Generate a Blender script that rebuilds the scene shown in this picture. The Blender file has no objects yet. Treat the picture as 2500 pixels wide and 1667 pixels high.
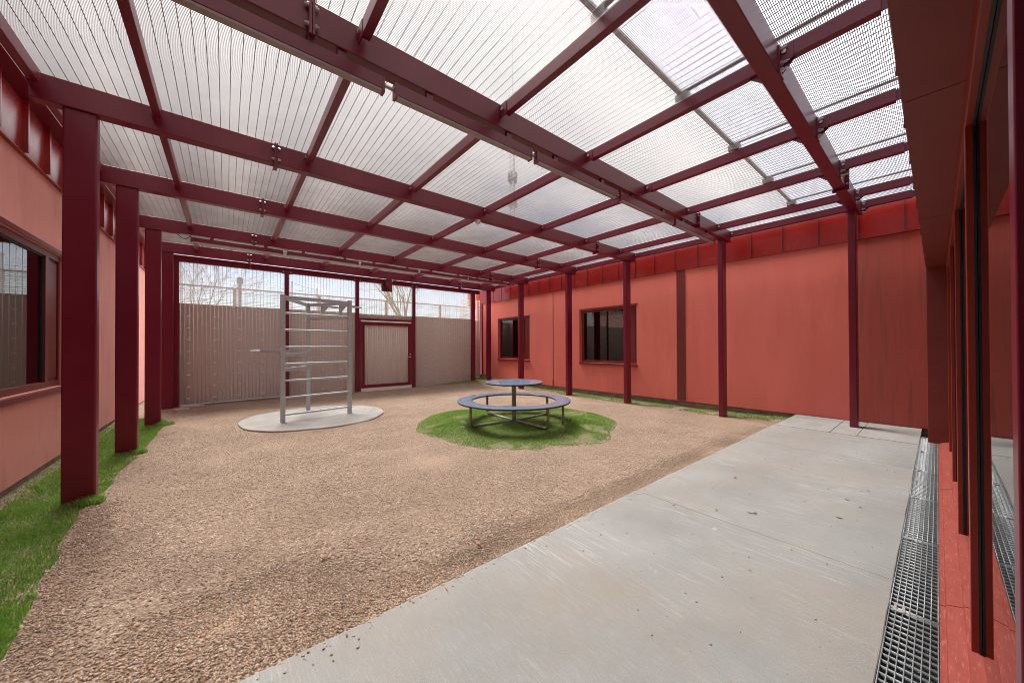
import bpy, bmesh, math, random
import numpy as np
from mathutils import Matrix, Vector, noise

random.seed(7); rng = np.random.default_rng(7)
sc = bpy.context.scene
col = sc.collection

# ------------------------------------------------------------------ camera, sky, sun, exposure
H = 1.32
yaw, pit, rol = (math.radians(v) for v in (39.32, 0.394, -0.2225))
_f = np.array([math.sin(yaw)*math.cos(pit), math.cos(yaw)*math.cos(pit), math.sin(pit)])
_r = np.cross(_f, [0, 0, 1]); _r /= np.linalg.norm(_r); _u = np.cross(_r, _f)
_c, _s = math.cos(rol), math.sin(rol)
RT, UP = _c*_r+_s*_u, -_s*_r+_c*_u
cd = bpy.data.cameras.new('camera'); cam = bpy.data.objects.new('camera', cd); col.objects.link(cam)
cd.sensor_width = 36; cd.sensor_fit = 'HORIZONTAL'; cd.lens = 851.55/2500*36
cd.shift_x = 0.0003; cd.shift_y = 7.4/2500
cd.clip_start = 0.02; cd.clip_end = 2000
cam.matrix_world = Matrix(((RT[0], UP[0], -_f[0], 0), (RT[1], UP[1], -_f[1], 0), (RT[2], UP[2], -_f[2], H), (0, 0, 0, 1)))
sc.camera = cam

SUN_EL, SUN_AZ = 62, 356
w = bpy.data.worlds.new('World'); sc.world = w; w.use_nodes = True
nt = w.node_tree; nt.nodes.clear(); N = nt.nodes.new; L = nt.links.new
out = N('ShaderNodeOutputWorld')
sky = N('ShaderNodeTexSky'); sky.sky_type = 'NISHITA'; sky.sun_disc = False
sky.sun_elevation = math.radians(SUN_EL); sky.sun_rotation = math.radians(SUN_AZ)
sky.air_density = 1.0; sky.dust_density = 1.5; sky.ozone_density = 1.0
b1 = N('ShaderNodeBackground'); b1.inputs[1].default_value = 0.058; L(sky.outputs[0], b1.inputs[0])
tc = N('ShaderNodeTexCoord'); mp = N('ShaderNodeMapping'); mp.inputs['Scale'].default_value = (1.0, 1.0, 2.2)
L(tc.outputs['Generated'], mp.inputs[0])
nz = N('ShaderNodeTexNoise'); nz.inputs['Scale'].default_value = 2.3; nz.inputs['Detail'].default_value = 7; nz.inputs['Roughness'].default_value = 0.55
L(mp.outputs[0], nz.inputs[0])
sep = N('ShaderNodeSeparateXYZ'); L(tc.outputs['Generated'], sep.inputs[0])
# an overcast vault: zenith about three times the horizon, thin broken cloud low down
el = N('ShaderNodeMapRange'); el.inputs['From Min'].default_value = 0.0; el.inputs['From Max'].default_value = 1.0
el.inputs['To Min'].default_value = 0.29; el.inputs['To Max'].default_value = 0.62; L(sep.outputs[2], el.inputs[0])
cov = N('ShaderNodeMapRange'); cov.inputs['From Min'].default_value = 0.10; cov.inputs['From Max'].default_value = 0.50
cov.inputs['To Min'].default_value = 0.06; cov.inputs['To Max'].default_value = 0.55; L(sep.outputs[2], cov.inputs[0])
ad = N('ShaderNodeMath'); ad.operation = 'ADD'; L(nz.outputs[0], ad.inputs[0]); L(cov.outputs[0], ad.inputs[1])
mr = N('ShaderNodeMapRange'); mr.interpolation_type = 'SMOOTHSTEP'
mr.inputs['From Min'].default_value = 0.46; mr.inputs['From Max'].default_value = 0.95; L(ad.outputs[0], mr.inputs[0])
b2 = N('ShaderNodeBackground'); b2.inputs[0].default_value = (1.0, 0.985, 0.985, 1); L(el.outputs[0], b2.inputs[1])
mx = N('ShaderNodeMixShader'); L(mr.outputs[0], mx.inputs[0]); L(b1.outputs[0], mx.inputs[1]); L(b2.outputs[0], mx.inputs[2])
L(mx.outputs[0], out.inputs[0])

sd = bpy.data.lights.new('sun', 'SUN'); sd.energy = 3.2; sd.angle = math.radians(25); sd.color = (1, 0.96, 0.9)
sun = bpy.data.objects.new('sun', sd); col.objects.link(sun); sun.location = (0, 0, 30)
_a, _e = math.radians(SUN_AZ), math.radians(SUN_EL)
sv = Vector((math.sin(_a)*math.cos(_e), math.cos(_a)*math.cos(_e), math.sin(_e)))
sun.rotation_euler = sv.to_track_quat('Z', 'Y').to_euler()

sc.view_settings.view_transform = 'Standard'; sc.view_settings.look = 'None'
sc.view_settings.exposure = 1.92; sc.view_settings.gamma = 1.0; sc.view_settings.use_curve_mapping = False
sc.render.engine = 'CYCLES'; sc.cycles.use_denoising = True
try: sc.cycles.denoiser = 'OPENIMAGEDENOISE'
except Exception: pass
sc.cycles.filter_width = 1.0; sc.cycles.max_bounces = 8; sc.cycles.transparent_max_bounces = 16; sc.cycles.caustics_reflective = False; sc.cycles.caustics_refractive = False

# ------------------------------------------------------------------ materials
def mat(name, c1, c2=None, rough=0.6, scale=4.0, detail=5, stretch=(1, 1, 1), bump=0.0, bscale=60.0, metallic=0.0, spec=0.5,
        lo=0.35, hi=0.65, c3=None, sp_scale=40, sp_lo=0.62, sp_hi=0.7, rvar=0.0, coat=0.0, bstretch=None):
    m = bpy.data.materials.new(name); m.use_nodes = True
    t = m.node_tree; bs = t.nodes['Principled BSDF']; N = t.nodes.new; L = t.links.new
    bs.inputs['Roughness'].default_value = rough; bs.inputs['Metallic'].default_value = metallic
    bs.inputs['Specular IOR Level'].default_value = spec; bs.inputs['Coat Weight'].default_value = coat
    bs.inputs['Base Color'].default_value = (*c1, 1)
    g = N('ShaderNodeTexCoord'); 
    geo = N('ShaderNodeNewGeometry')
    src = geo.outputs['Position']
    if c2 is not None:
        mp = N('ShaderNodeMapping'); mp.inputs['Scale'].default_value = stretch; L(src, mp.inputs[0])
        n = N('ShaderNodeTexNoise'); n.inputs['Scale'].default_value = scale; n.inputs['Detail'].default_value = detail; n.inputs['Roughness'].default_value = 0.62
        L(mp.outputs[0], n.inputs[0])
        mr = N('ShaderNodeMapRange'); mr.inputs['From Min'].default_value = lo; mr.inputs['From Max'].default_value = hi; L(n.outputs[0], mr.inputs[0])
        mx = N('ShaderNodeMix'); mx.data_type = 'RGBA'; mx.inputs[6].default_value = (*c1, 1); mx.inputs[7].default_value = (*c2, 1)
        L(mr.outputs[0], mx.inputs[0]); o = mx.outputs[2]
        if c3 is not None:
            n3 = N('ShaderNodeTexNoise'); n3.inputs['Scale'].default_value = sp_scale; n3.inputs['Detail'].default_value = 3; L(mp.outputs[0], n3.inputs[0])
            m3 = N('ShaderNodeMapRange'); m3.inputs['From Min'].default_value = sp_lo; m3.inputs['From Max'].default_value = sp_hi; L(n3.outputs[0], m3.inputs[0])
            x3 = N('ShaderNodeMix'); x3.data_type = 'RGBA'; x3.inputs[7].default_value = (*c3, 1); L(m3.outputs[0], x3.inputs[0]); L(o, x3.inputs[6]); o = x3.outputs[2]
        L(o, bs.inputs['Base Color'])
        if rvar:
            rr = N('ShaderNodeMapRange'); rr.inputs['To Min'].default_value = rough-rvar; rr.inputs['To Max'].default_value = rough+rvar; L(n.outputs[0], rr.inputs[0]); L(rr.outputs[0], bs.inputs['Roughness'])
    if bump:
        nb = N('ShaderNodeTexNoise'); nb.inputs['Scale'].default_value = bscale; nb.inputs['Detail'].default_value = 4
        if bstretch:
            mb = N('ShaderNodeMapping'); mb.inputs['Scale'].default_value = bstretch; L(src, mb.inputs[0]); L(mb.outputs[0], nb.inputs[0])
        else: L(src, nb.inputs[0])
        bp = N('ShaderNodeBump'); bp.inputs['Strength'].default_value = 1.0; bp.inputs['Distance'].default_value = bump
        L(nb.outputs[0], bp.inputs['Height']); L(bp.outputs[0], bs.inputs['Normal'])
    return m

def island_mat(name, stops, rough=0.8, trans=0.0):
    m = bpy.data.materials.new(name); m.use_nodes = True
    t = m.node_tree; bs = t.nodes['Principled BSDF']; N = t.nodes.new; L = t.links.new
    bs.inputs['Roughness'].default_value = rough; bs.inputs['Specular IOR Level'].default_value = 0.3
    geo = N('ShaderNodeNewGeometry'); cr = N('ShaderNodeValToRGB'); cr.color_ramp.interpolation = 'LINEAR'
    e = cr.color_ramp.elements
    while len(e) < len(stops): e.new(0.5)
    for k, c in enumerate(stops): e[k].position = k/(len(stops)-1); e[k].color = (*c, 1)
    L(geo.outputs['Random Per Island'], cr.inputs[0])
    n = N('ShaderNodeTexNoise'); n.inputs['Scale'].default_value = 1.7; n.inputs['Detail'].default_value = 3; L(geo.outputs['Position'], n.inputs[0])
    hs = N('ShaderNodeHueSaturation'); mr = N('ShaderNodeMapRange'); mr.inputs['To Min'].default_value = 0.65; mr.inputs['To Max'].default_value = 1.35
    L(n.outputs[0], mr.inputs[0]); L(mr.outputs[0], hs.inputs['Value']); L(cr.outputs[0], hs.inputs['Color']); L(hs.outputs[0], bs.inputs['Base Color'])
    if trans:
        o = t.nodes['Material Output']; tr = N('ShaderNodeBsdfTranslucent'); L(hs.outputs[0], tr.inputs[0])
        mx = N('ShaderNodeMixShader'); mx.inputs[0].default_value = trans; L(bs.outputs[0], mx.inputs[1]); L(tr.outputs[0], mx.inputs[2]); L(mx.outputs[0], o.inputs[0])
    return m

def glass_mat(name, tint=(0.75, 0.8, 0.8), ior=1.5, rough=0.0):
    m = bpy.data.materials.new(name); m.use_nodes = True
    t = m.node_tree; N = t.nodes.new; L = t.links.new; t.nodes.remove(t.nodes['Principled BSDF']); o = t.nodes['Material Output']
    tr = N('ShaderNodeBsdfTransparent'); tr.inputs[0].default_value = (*tint, 1)
    gl = N('ShaderNodeBsdfGlossy'); gl.inputs['Roughness'].default_value = rough; gl.inputs[0].default_value = (0.95, 0.97, 0.97, 1)
    fr = N('ShaderNodeFresnel'); fr.inputs[0].default_value = ior
    mx = N('ShaderNodeMixShader'); L(fr.outputs[0], mx.inputs[0]); L(tr.outputs[0], mx.inputs[1]); L(gl.outputs[0], mx.inputs[2]); L(mx.outputs[0], o.inputs[0])
    return m

M = {}
M['steel'] = mat('wine_red_steel_paint', (0.155, 0.006, 0.024), (0.175, 0.009, 0.030), rough=0.34, scale=3, c3=(0.13, 0.03, 0.035), sp_scale=160, sp_lo=0.74, sp_hi=0.8, bump=0.0006, bscale=25, rvar=0.05)
M['mullion'] = mat('brick_red_frame_paint', (0.27, 0.024, 0.013), (0.31, 0.030, 0.016), rough=0.38, scale=4, c3=(0.25, 0.06, 0.04), sp_scale=140, sp_lo=0.72, sp_hi=0.78)
M['frame'] = mat('dark_red_window_frame', (0.15, 0.022, 0.020), (0.17, 0.028, 0.024), rough=0.35, scale=5)
M['fascia'] = mat('red_sheet_metal', (0.24, 0.010, 0.008), (0.29, 0.014, 0.011), rough=0.26, scale=1.6, bump=0.006, bscale=1.6, rvar=0.06, stretch=(1, 1, 1.5))
M['soffit'] = mat('red_brown_soffit_panel', (0.21, 0.028, 0.020), (0.24, 0.034, 0.024), rough=0.5, scale=3)
M['stucco_r'] = mat('salmon_render', (0.71, 0.175, 0.138), (0.75, 0.195, 0.156), rough=0.92, scale=1.1, stretch=(1, 1.6, 0.35), c3=(0.66, 0.155, 0.12), sp_scale=3.2, sp_lo=0.52, sp_hi=0.85, bump=0.0015, bscale=140, spec=0.25)
M['stucco_l'] = mat('pale_salmon_render', (0.74, 0.325, 0.285), (0.78, 0.36, 0.32), rough=0.92, scale=1.0, stretch=(1, 1.2, 0.4), c3=(0.64, 0.27, 0.23), sp_scale=2.6, sp_lo=0.54, sp_hi=0.82, bump=0.0015, bscale=140, spec=0.25)
M['stain_shade'] = mat('streaked_shaded_render', (0.38, 0.088, 0.066), (0.46, 0.11, 0.085), rough=0.92, scale=5, stretch=(1, 2.2, 0.10), lo=0.3, hi=0.7, c3=(0.24, 0.08, 0.058), sp_scale=5, sp_lo=0.54, sp_hi=0.74, bump=0.0015, bscale=140, spec=0.25)  # real streak stains, with shade beyond the column painted into the darker base
M['plinth'] = mat('dirty_concrete_plinth', (0.16, 0.12, 0.10), (0.30, 0.22, 0.19), rough=0.95, scale=4, stretch=(1, 1, 2), bump=0.004, bscale=30)
M['conc'] = mat('concrete', (0.27, 0.255, 0.24), (0.34, 0.325, 0.305), rough=0.85, scale=2.2, bump=0.001, bscale=180)
M['galv'] = mat('galvanised_steel', (0.44, 0.46, 0.49), (0.56, 0.58, 0.61), rough=0.48, scale=30, metallic=0.45, c3=(0.36, 0.38, 0.41), sp_scale=70, rvar=0.1)
M['grate'] = mat('galvanised_grating', (0.33, 0.35, 0.36), (0.42, 0.44, 0.45), rough=0.5, scale=20, metallic=0.4)
M['tube'] = mat('weathered_steel_tube', (0.24, 0.20, 0.18), (0.38, 0.34, 0.31), rough=0.5, scale=14, metallic=0.5, c3=(0.13, 0.09, 0.07), sp_scale=25)
M['table'] = mat('blue_grey_laminate', (0.14, 0.185, 0.27), (0.16, 0.21, 0.30), rough=0.20, scale=5, c3=(0.13, 0.15, 0.21), sp_scale=60, sp_lo=0.66, sp_hi=0.74)
M['black'] = mat('black_edge', (0.012, 0.012, 0.014), rough=0.5)
M['wire'] = mat('roof_wire', (0.34, 0.295, 0.285), (0.40, 0.35, 0.34), rough=0.5, scale=3, metallic=0.3)
M['fwire'] = mat('fence_wire', (0.86, 0.79, 0.74), (0.89, 0.82, 0.77), rough=0.55, scale=3)
M['sheet'] = mat('brown_privacy_sheet', (0.56, 0.505, 0.485), (0.62, 0.56, 0.54), rough=0.7, scale=0.9, stretch=(1, 1, 0.7), bump=0.0015, bscale=9)
M['sheet2'] = mat('beige_gate_sheet', (0.68, 0.62, 0.58), (0.72, 0.66, 0.62), rough=0.7, scale=1.2)
M['clip'] = mat('beige_clip', (0.84, 0.80, 0.72), (0.88, 0.84, 0.77), rough=0.6, scale=20)
M['bolt'] = mat('zinc_bolt', (0.50, 0.48, 0.47), (0.60, 0.58, 0.57), rough=0.45, scale=30, metallic=0.6)
M['white'] = mat('white_plastic', (0.72, 0.71, 0.69), (0.78, 0.77, 0.75), rough=0.4, scale=10)
M['diff'] = mat('lamp_diffuser', (0.30, 0.24, 0.235), (0.35, 0.28, 0.275), rough=0.45, scale=10)
M['dark'] = mat('dark_room', (0.03, 0.032, 0.035), (0.045, 0.046, 0.05), rough=0.9, scale=2)
M['channel'] = mat('drain_channel', (0.05, 0.06, 0.068), (0.08, 0.09, 0.10), rough=0.8, scale=6)
M['curtain'] = mat('grey_curtain', (0.20, 0.21, 0.22), (0.26, 0.27, 0.28), rough=0.9, scale=4)
M['brown'] = mat('brown_aluminium', (0.19, 0.16, 0.135), (0.23, 0.20, 0.17), rough=0.45, scale=6, metallic=0.3)
M['greypole'] = mat('grey_pole', (0.22, 0.22, 0.23), (0.26, 0.26, 0.27), rough=0.6, scale=5)
M['net'] = mat('pale_net_cord', (0.55, 0.54, 0.56), (0.6, 0.6, 0.62), rough=0.8, scale=5)
M['bark'] = mat('bare_bark', (0.26, 0.22, 0.15), (0.34, 0.29, 0.20), rough=0.9, scale=9, stretch=(1, 1, 0.3), bump=0.01, bscale=30)
M['bark2'] = mat('grey_bark', (0.24, 0.20, 0.20), (0.30, 0.26, 0.26), rough=0.9, scale=9, stretch=(1, 1, 0.3))
M['farwall'] = mat('pale_far_wall', (0.62, 0.61, 0.63), (0.68, 0.67, 0.69), rough=0.9, scale=0.6)
M['farroof'] = mat('grey_far_roof', (0.42, 0.42, 0.45), (0.48, 0.48, 0.5), rough=0.8, scale=0.6)
M['fence2'] = mat('outer_fence_paint', (0.26, 0.21, 0.20), (0.30, 0.25, 0.24), rough=0.6, scale=4)
M['paving'] = mat('pale_paving_stone', (0.25, 0.245, 0.238), (0.31, 0.302, 0.292), rough=0.85, scale=3.2, bump=0.001, bscale=120)
M['rock'] = mat('buff_stone', (0.36, 0.28, 0.23), (0.46, 0.37, 0.31), rough=0.9, scale=7, bump=0.004, bscale=40)
M['pebble'] = island_mat('pebbles', [(0.27, 0.165, 0.107), (0.44, 0.315, 0.225), (0.18, 0.115, 0.083), (0.57, 0.475, 0.39), (0.40, 0.22, 0.125), (0.46, 0.36, 0.28), (0.21, 0.16, 0.132)], rough=0.85)
M['blade'] = island_mat('grass_blades', [(0.12, 0.29, 0.035), (0.20, 0.41, 0.055), (0.15, 0.35, 0.04), (0.31, 0.50, 0.10), (0.18, 0.37, 0.05), (0.46, 0.46, 0.20)], rough=0.6, trans=0.42)
M['soil'] = mat('lawn_soil', (0.13, 0.15, 0.055), (0.24, 0.18, 0.115), rough=0.95, scale=8)
M['leaf'] = mat('dry_leaf', (0.20, 0.085, 0.035), (0.33, 0.17, 0.07), rough=0.7, scale=40)
M['field'] = mat('outer_ground', (0.20, 0.20, 0.15), (0.26, 0.25, 0.20), rough=0.95, scale=0.5)
M['glass'] = glass_mat('window_glass', (0.62, 0.66, 0.68), 2.1)
M['lglass'] = glass_mat('coated_window_glass', (0.5, 0.54, 0.56), 3.2)
M['fglass'] = glass_mat('facade_glass', (0.6, 0.63, 0.62), 1.5)

def poly_mat():
    m = bpy.data.materials.new('clear_ribbed_polycarbonate'); m.use_nodes = True
    t = m.node_tree; N = t.nodes.new; L = t.links.new; t.nodes.remove(t.nodes['Principled BSDF']); o = t.nodes['Material Output']
    geo = N('ShaderNodeNewGeometry'); mp = N('ShaderNodeMapping'); mp.inputs['Scale'].default_value = (2.0, 30, 1); L(geo.outputs['Position'], mp.inputs[0])
    n = N('ShaderNodeTexNoise'); n.inputs['Scale'].default_value = 3.0; n.inputs['Detail'].default_value = 4; L(mp.outputs[0], n.inputs[0])
    mr = N('ShaderNodeMapRange'); mr.inputs['From Min'].default_value = 0.3; mr.inputs['From Max'].default_value = 0.75; mr.inputs['To Min'].default_value = 0.15; mr.inputs['To Max'].default_value = 0.32; L(n.outputs[0], mr.inputs[0])
    tr = N('ShaderNodeBsdfTransparent'); tr.inputs[0].default_value = (0.74, 0.75, 0.79, 1)
    tl = N('ShaderNodeBsdfTranslucent'); tl.inputs[0].default_value = (0.66, 0.67, 0.71, 1)
    mx = N('ShaderNodeMixShader'); L(mr.outputs[0], mx.inputs[0]); L(tr.outputs[0], mx.inputs[1]); L(tl.outputs[0], mx.inputs[2]); L(mx.outputs[0], o.inputs[0])
    return m
M['poly'] = poly_mat()

def slab_mat():
    m = bpy.data.materials.new('brushed_concrete_slab'); m.use_nodes = True
    t = m.node_tree; bs = t.nodes['Principled BSDF']; N = t.nodes.new; L = t.links.new; bs.inputs['Specular IOR Level'].default_value = 0.35
    geo = N('ShaderNodeNewGeometry'); P = geo.outputs['Position']
    def noise(sc_, st, det=5, ro=0.6, dist=0):
        mp = N('ShaderNodeMapping'); mp.inputs['Scale'].default_value = st; L(P, mp.inputs[0])
        n = N('ShaderNodeTexNoise'); n.inputs['Scale'].default_value = sc_; n.inputs['Detail'].default_value = det; n.inputs['Roughness'].default_value = ro; n.inputs['Distortion'].default_value = dist
        L(mp.outputs[0], n.inputs[0]); return n.outputs[0]
    def rng_(v, a, b, c=0, d=1):
        r = N('ShaderNodeMapRange'); r.inputs[1].default_value = a; r.inputs[2].default_value = b; r.inputs[3].default_value = c; r.inputs[4].default_value = d; L(v, r.inputs[0]); return r.outputs[0]
    def mix(f, a, b):
        x = N('ShaderNodeMix'); x.data_type = 'RGBA'
        L(f, x.inputs[0])
        for s, v in ((6, a), (7, b)):
            if isinstance(v, tuple): x.inputs[s].default_value = (*v, 1)
            else: L(v, x.inputs[s])
        return x.outputs[2]
    def mul(a, b):
        x = N('ShaderNodeMath'); x.operation = 'MULTIPLY'
        for s, v in ((0, a), (1, b)):
            if isinstance(v, float): x.inputs[s].default_value = v
            else: L(v, x.inputs[s])
        return x.outputs[0]
    base = mix(rng_(noise(1.1, (1, 1, 1), 4), 0.35, 0.65), (0.245, 0.241, 0.235), (0.31, 0.305, 0.298))
    warm = rng_(noise(0.7, (1, 0.9, 1), 5), 0.46, 0.64, 0, 0.6)
    base = mix(warm, base, (0.305, 0.252, 0.198))
    streak = mul(rng_(noise(14, (4.0, 0.22, 1), 6, 0.75, 0.5), 0.52, 0.62), rng_(noise(1.2, (1, 0.8, 1), 4), 0.47, 0.60))
    base = mix(mul(streak, 0.8), base, (0.47, 0.462, 0.45))
    fine = mul(rng_(noise(30, (3.0, 0.3, 1), 4, 0.7), 0.52, 0.7), 0.35)
    base = mix(fine, base, (0.40, 0.39, 0.38))
    base = mix(mul(rng_(noise(160, (1, 1, 1), 2), 0.4, 0.62), 0.35), base, (0.17, 0.165, 0.155))
    spots = rng_(noise(13, (1, 1, 1), 2), 0.72, 0.78)
    base = mix(mul(spots, 0.6), base, (0.2, 0.18, 0.165))
    pale = rng_(noise(6, (1, 1, 1), 2), 0.74, 0.79)
    base = mix(mul(pale, 0.6), base, (0.52, 0.50, 0.48))
    L(base, bs.inputs['Base Color'])
    L(rng_(noise(2, (1, 1, 1)), 0.3, 0.7, 0.62, 0.85), bs.inputs['Roughness'])
    bp = N('ShaderNodeBump'); bp.inputs['Distance'].default_value = 0.0012; L(noise(120, (1, 0.25, 1), 3), bp.inputs['Height']); L(bp.outputs[0], bs.inputs['Normal'])
    return m
M['slab'] = slab_mat()

def gravel_mat():
    m = bpy.data.materials.new('sandy_gravel'); m.use_nodes = True
    t = m.node_tree; bs = t.nodes['Principled BSDF']; N = t.nodes.new; L = t.links.new
    bs.inputs['Roughness'].default_value = 0.95; bs.inputs['Specular IOR Level'].default_value = 0.2
    geo = N('ShaderNodeNewGeometry'); P = geo.outputs['Position']
    def vor(s):
        v = N('ShaderNodeTexVoronoi'); v.inputs['Scale'].default_value = s; v.inputs['Randomness'].default_value = 1; L(P, v.inputs[0]); return v
    v1 = vor(78); v2 = vor(190)
    n1 = N('ShaderNodeTexNoise'); n1.inputs['Scale'].default_value = 0.8; n1.inputs['Detail'].default_value = 5; L(P, n1.inputs[0])
    n2 = N('ShaderNodeTexNoise'); n2.inputs['Scale'].default_value = 26; n2.inputs['Detail'].default_value = 5; n2.inputs['Roughness'].default_value = 0.7; L(P, n2.inputs[0])
    cr = N('ShaderNodeValToRGB'); e = cr.color_ramp.elements
    for k, (p, c) in enumerate([(0.0, (0.15, 0.10, 0.075)), (0.3, (0.28, 0.195, 0.142)), (0.6, (0.35, 0.252, 0.188)), (0.85, (0.42, 0.318, 0.248)), (1.0, (0.64, 0.53, 0.45))]):
        if k > 1: e.new(p)
        e[k].position = p; e[k].color = (*c, 1)
    sp = N('ShaderNodeSeparateColor'); L(v1.outputs['Color'], sp.inputs[0]); L(sp.outputs[0], cr.inputs[0])
    sandc = N('ShaderNodeMix'); sandc.data_type = 'RGBA'; sandc.inputs[6].default_value = (0.36, 0.25, 0.178, 1); sandc.inputs[7].default_value = (0.45, 0.325, 0.24, 1); L(n2.outputs[0], sandc.inputs[0])
    f = N('ShaderNodeMapRange'); f.inputs[1].default_value = 0.36; f.inputs[2].default_value = 0.64; f.inputs[3].default_value = 0.15; f.inputs[4].default_value = 0.6; L(n1.outputs[0], f.inputs[0])
    mx = N('ShaderNodeMix'); mx.data_type = 'RGBA'; L(f.outputs[0], mx.inputs[0]); L(cr.outputs[0], mx.inputs[6]); L(sandc.outputs[2], mx.inputs[7])
    n4 = N('ShaderNodeTexNoise'); n4.inputs['Scale'].default_value = 1.9; n4.inputs['Detail'].default_value = 4; L(P, n4.inputs[0])
    hs = N('ShaderNodeHueSaturation'); r4 = N('ShaderNodeMapRange'); r4.inputs[3].default_value = 0.72; r4.inputs[4].default_value = 1.22; L(n4.outputs[0], r4.inputs[0]); L(r4.outputs[0], hs.inputs['Value']); L(mx.outputs[2], hs.inputs['Color'])
    L(hs.outputs[0], bs.inputs['Base Color'])
    ad = N('ShaderNodeMath'); ad.operation = 'ADD'; 
    sb = N('ShaderNodeMath'); sb.operation = 'MULTIPLY'; sb.inputs[1].default_value = -0.8; L(v1.outputs['Distance'], sb.inputs[0]); L(sb.outputs[0], ad.inputs[0]); L(n2.outputs[0], ad.inputs[1])
    bp = N('ShaderNodeBump'); bp.inputs['Distance'].default_value = 0.017; L(ad.outputs[0], bp.inputs['Height']); L(bp.outputs[0], bs.inputs['Normal'])
    return m
M['gravel'] = gravel_mat()

def sill_mat():
    m = mat('worn_red_sill', (0.27, 0.045, 0.030), (0.32, 0.06, 0.042), rough=0.55, scale=6, c3=(0.42, 0.19, 0.155), sp_scale=22, sp_lo=0.56, sp_hi=0.78, stretch=(0.8, 5, 5), bump=0.0005, bscale=80)
    return m
M['sill'] = sill_mat()

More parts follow.
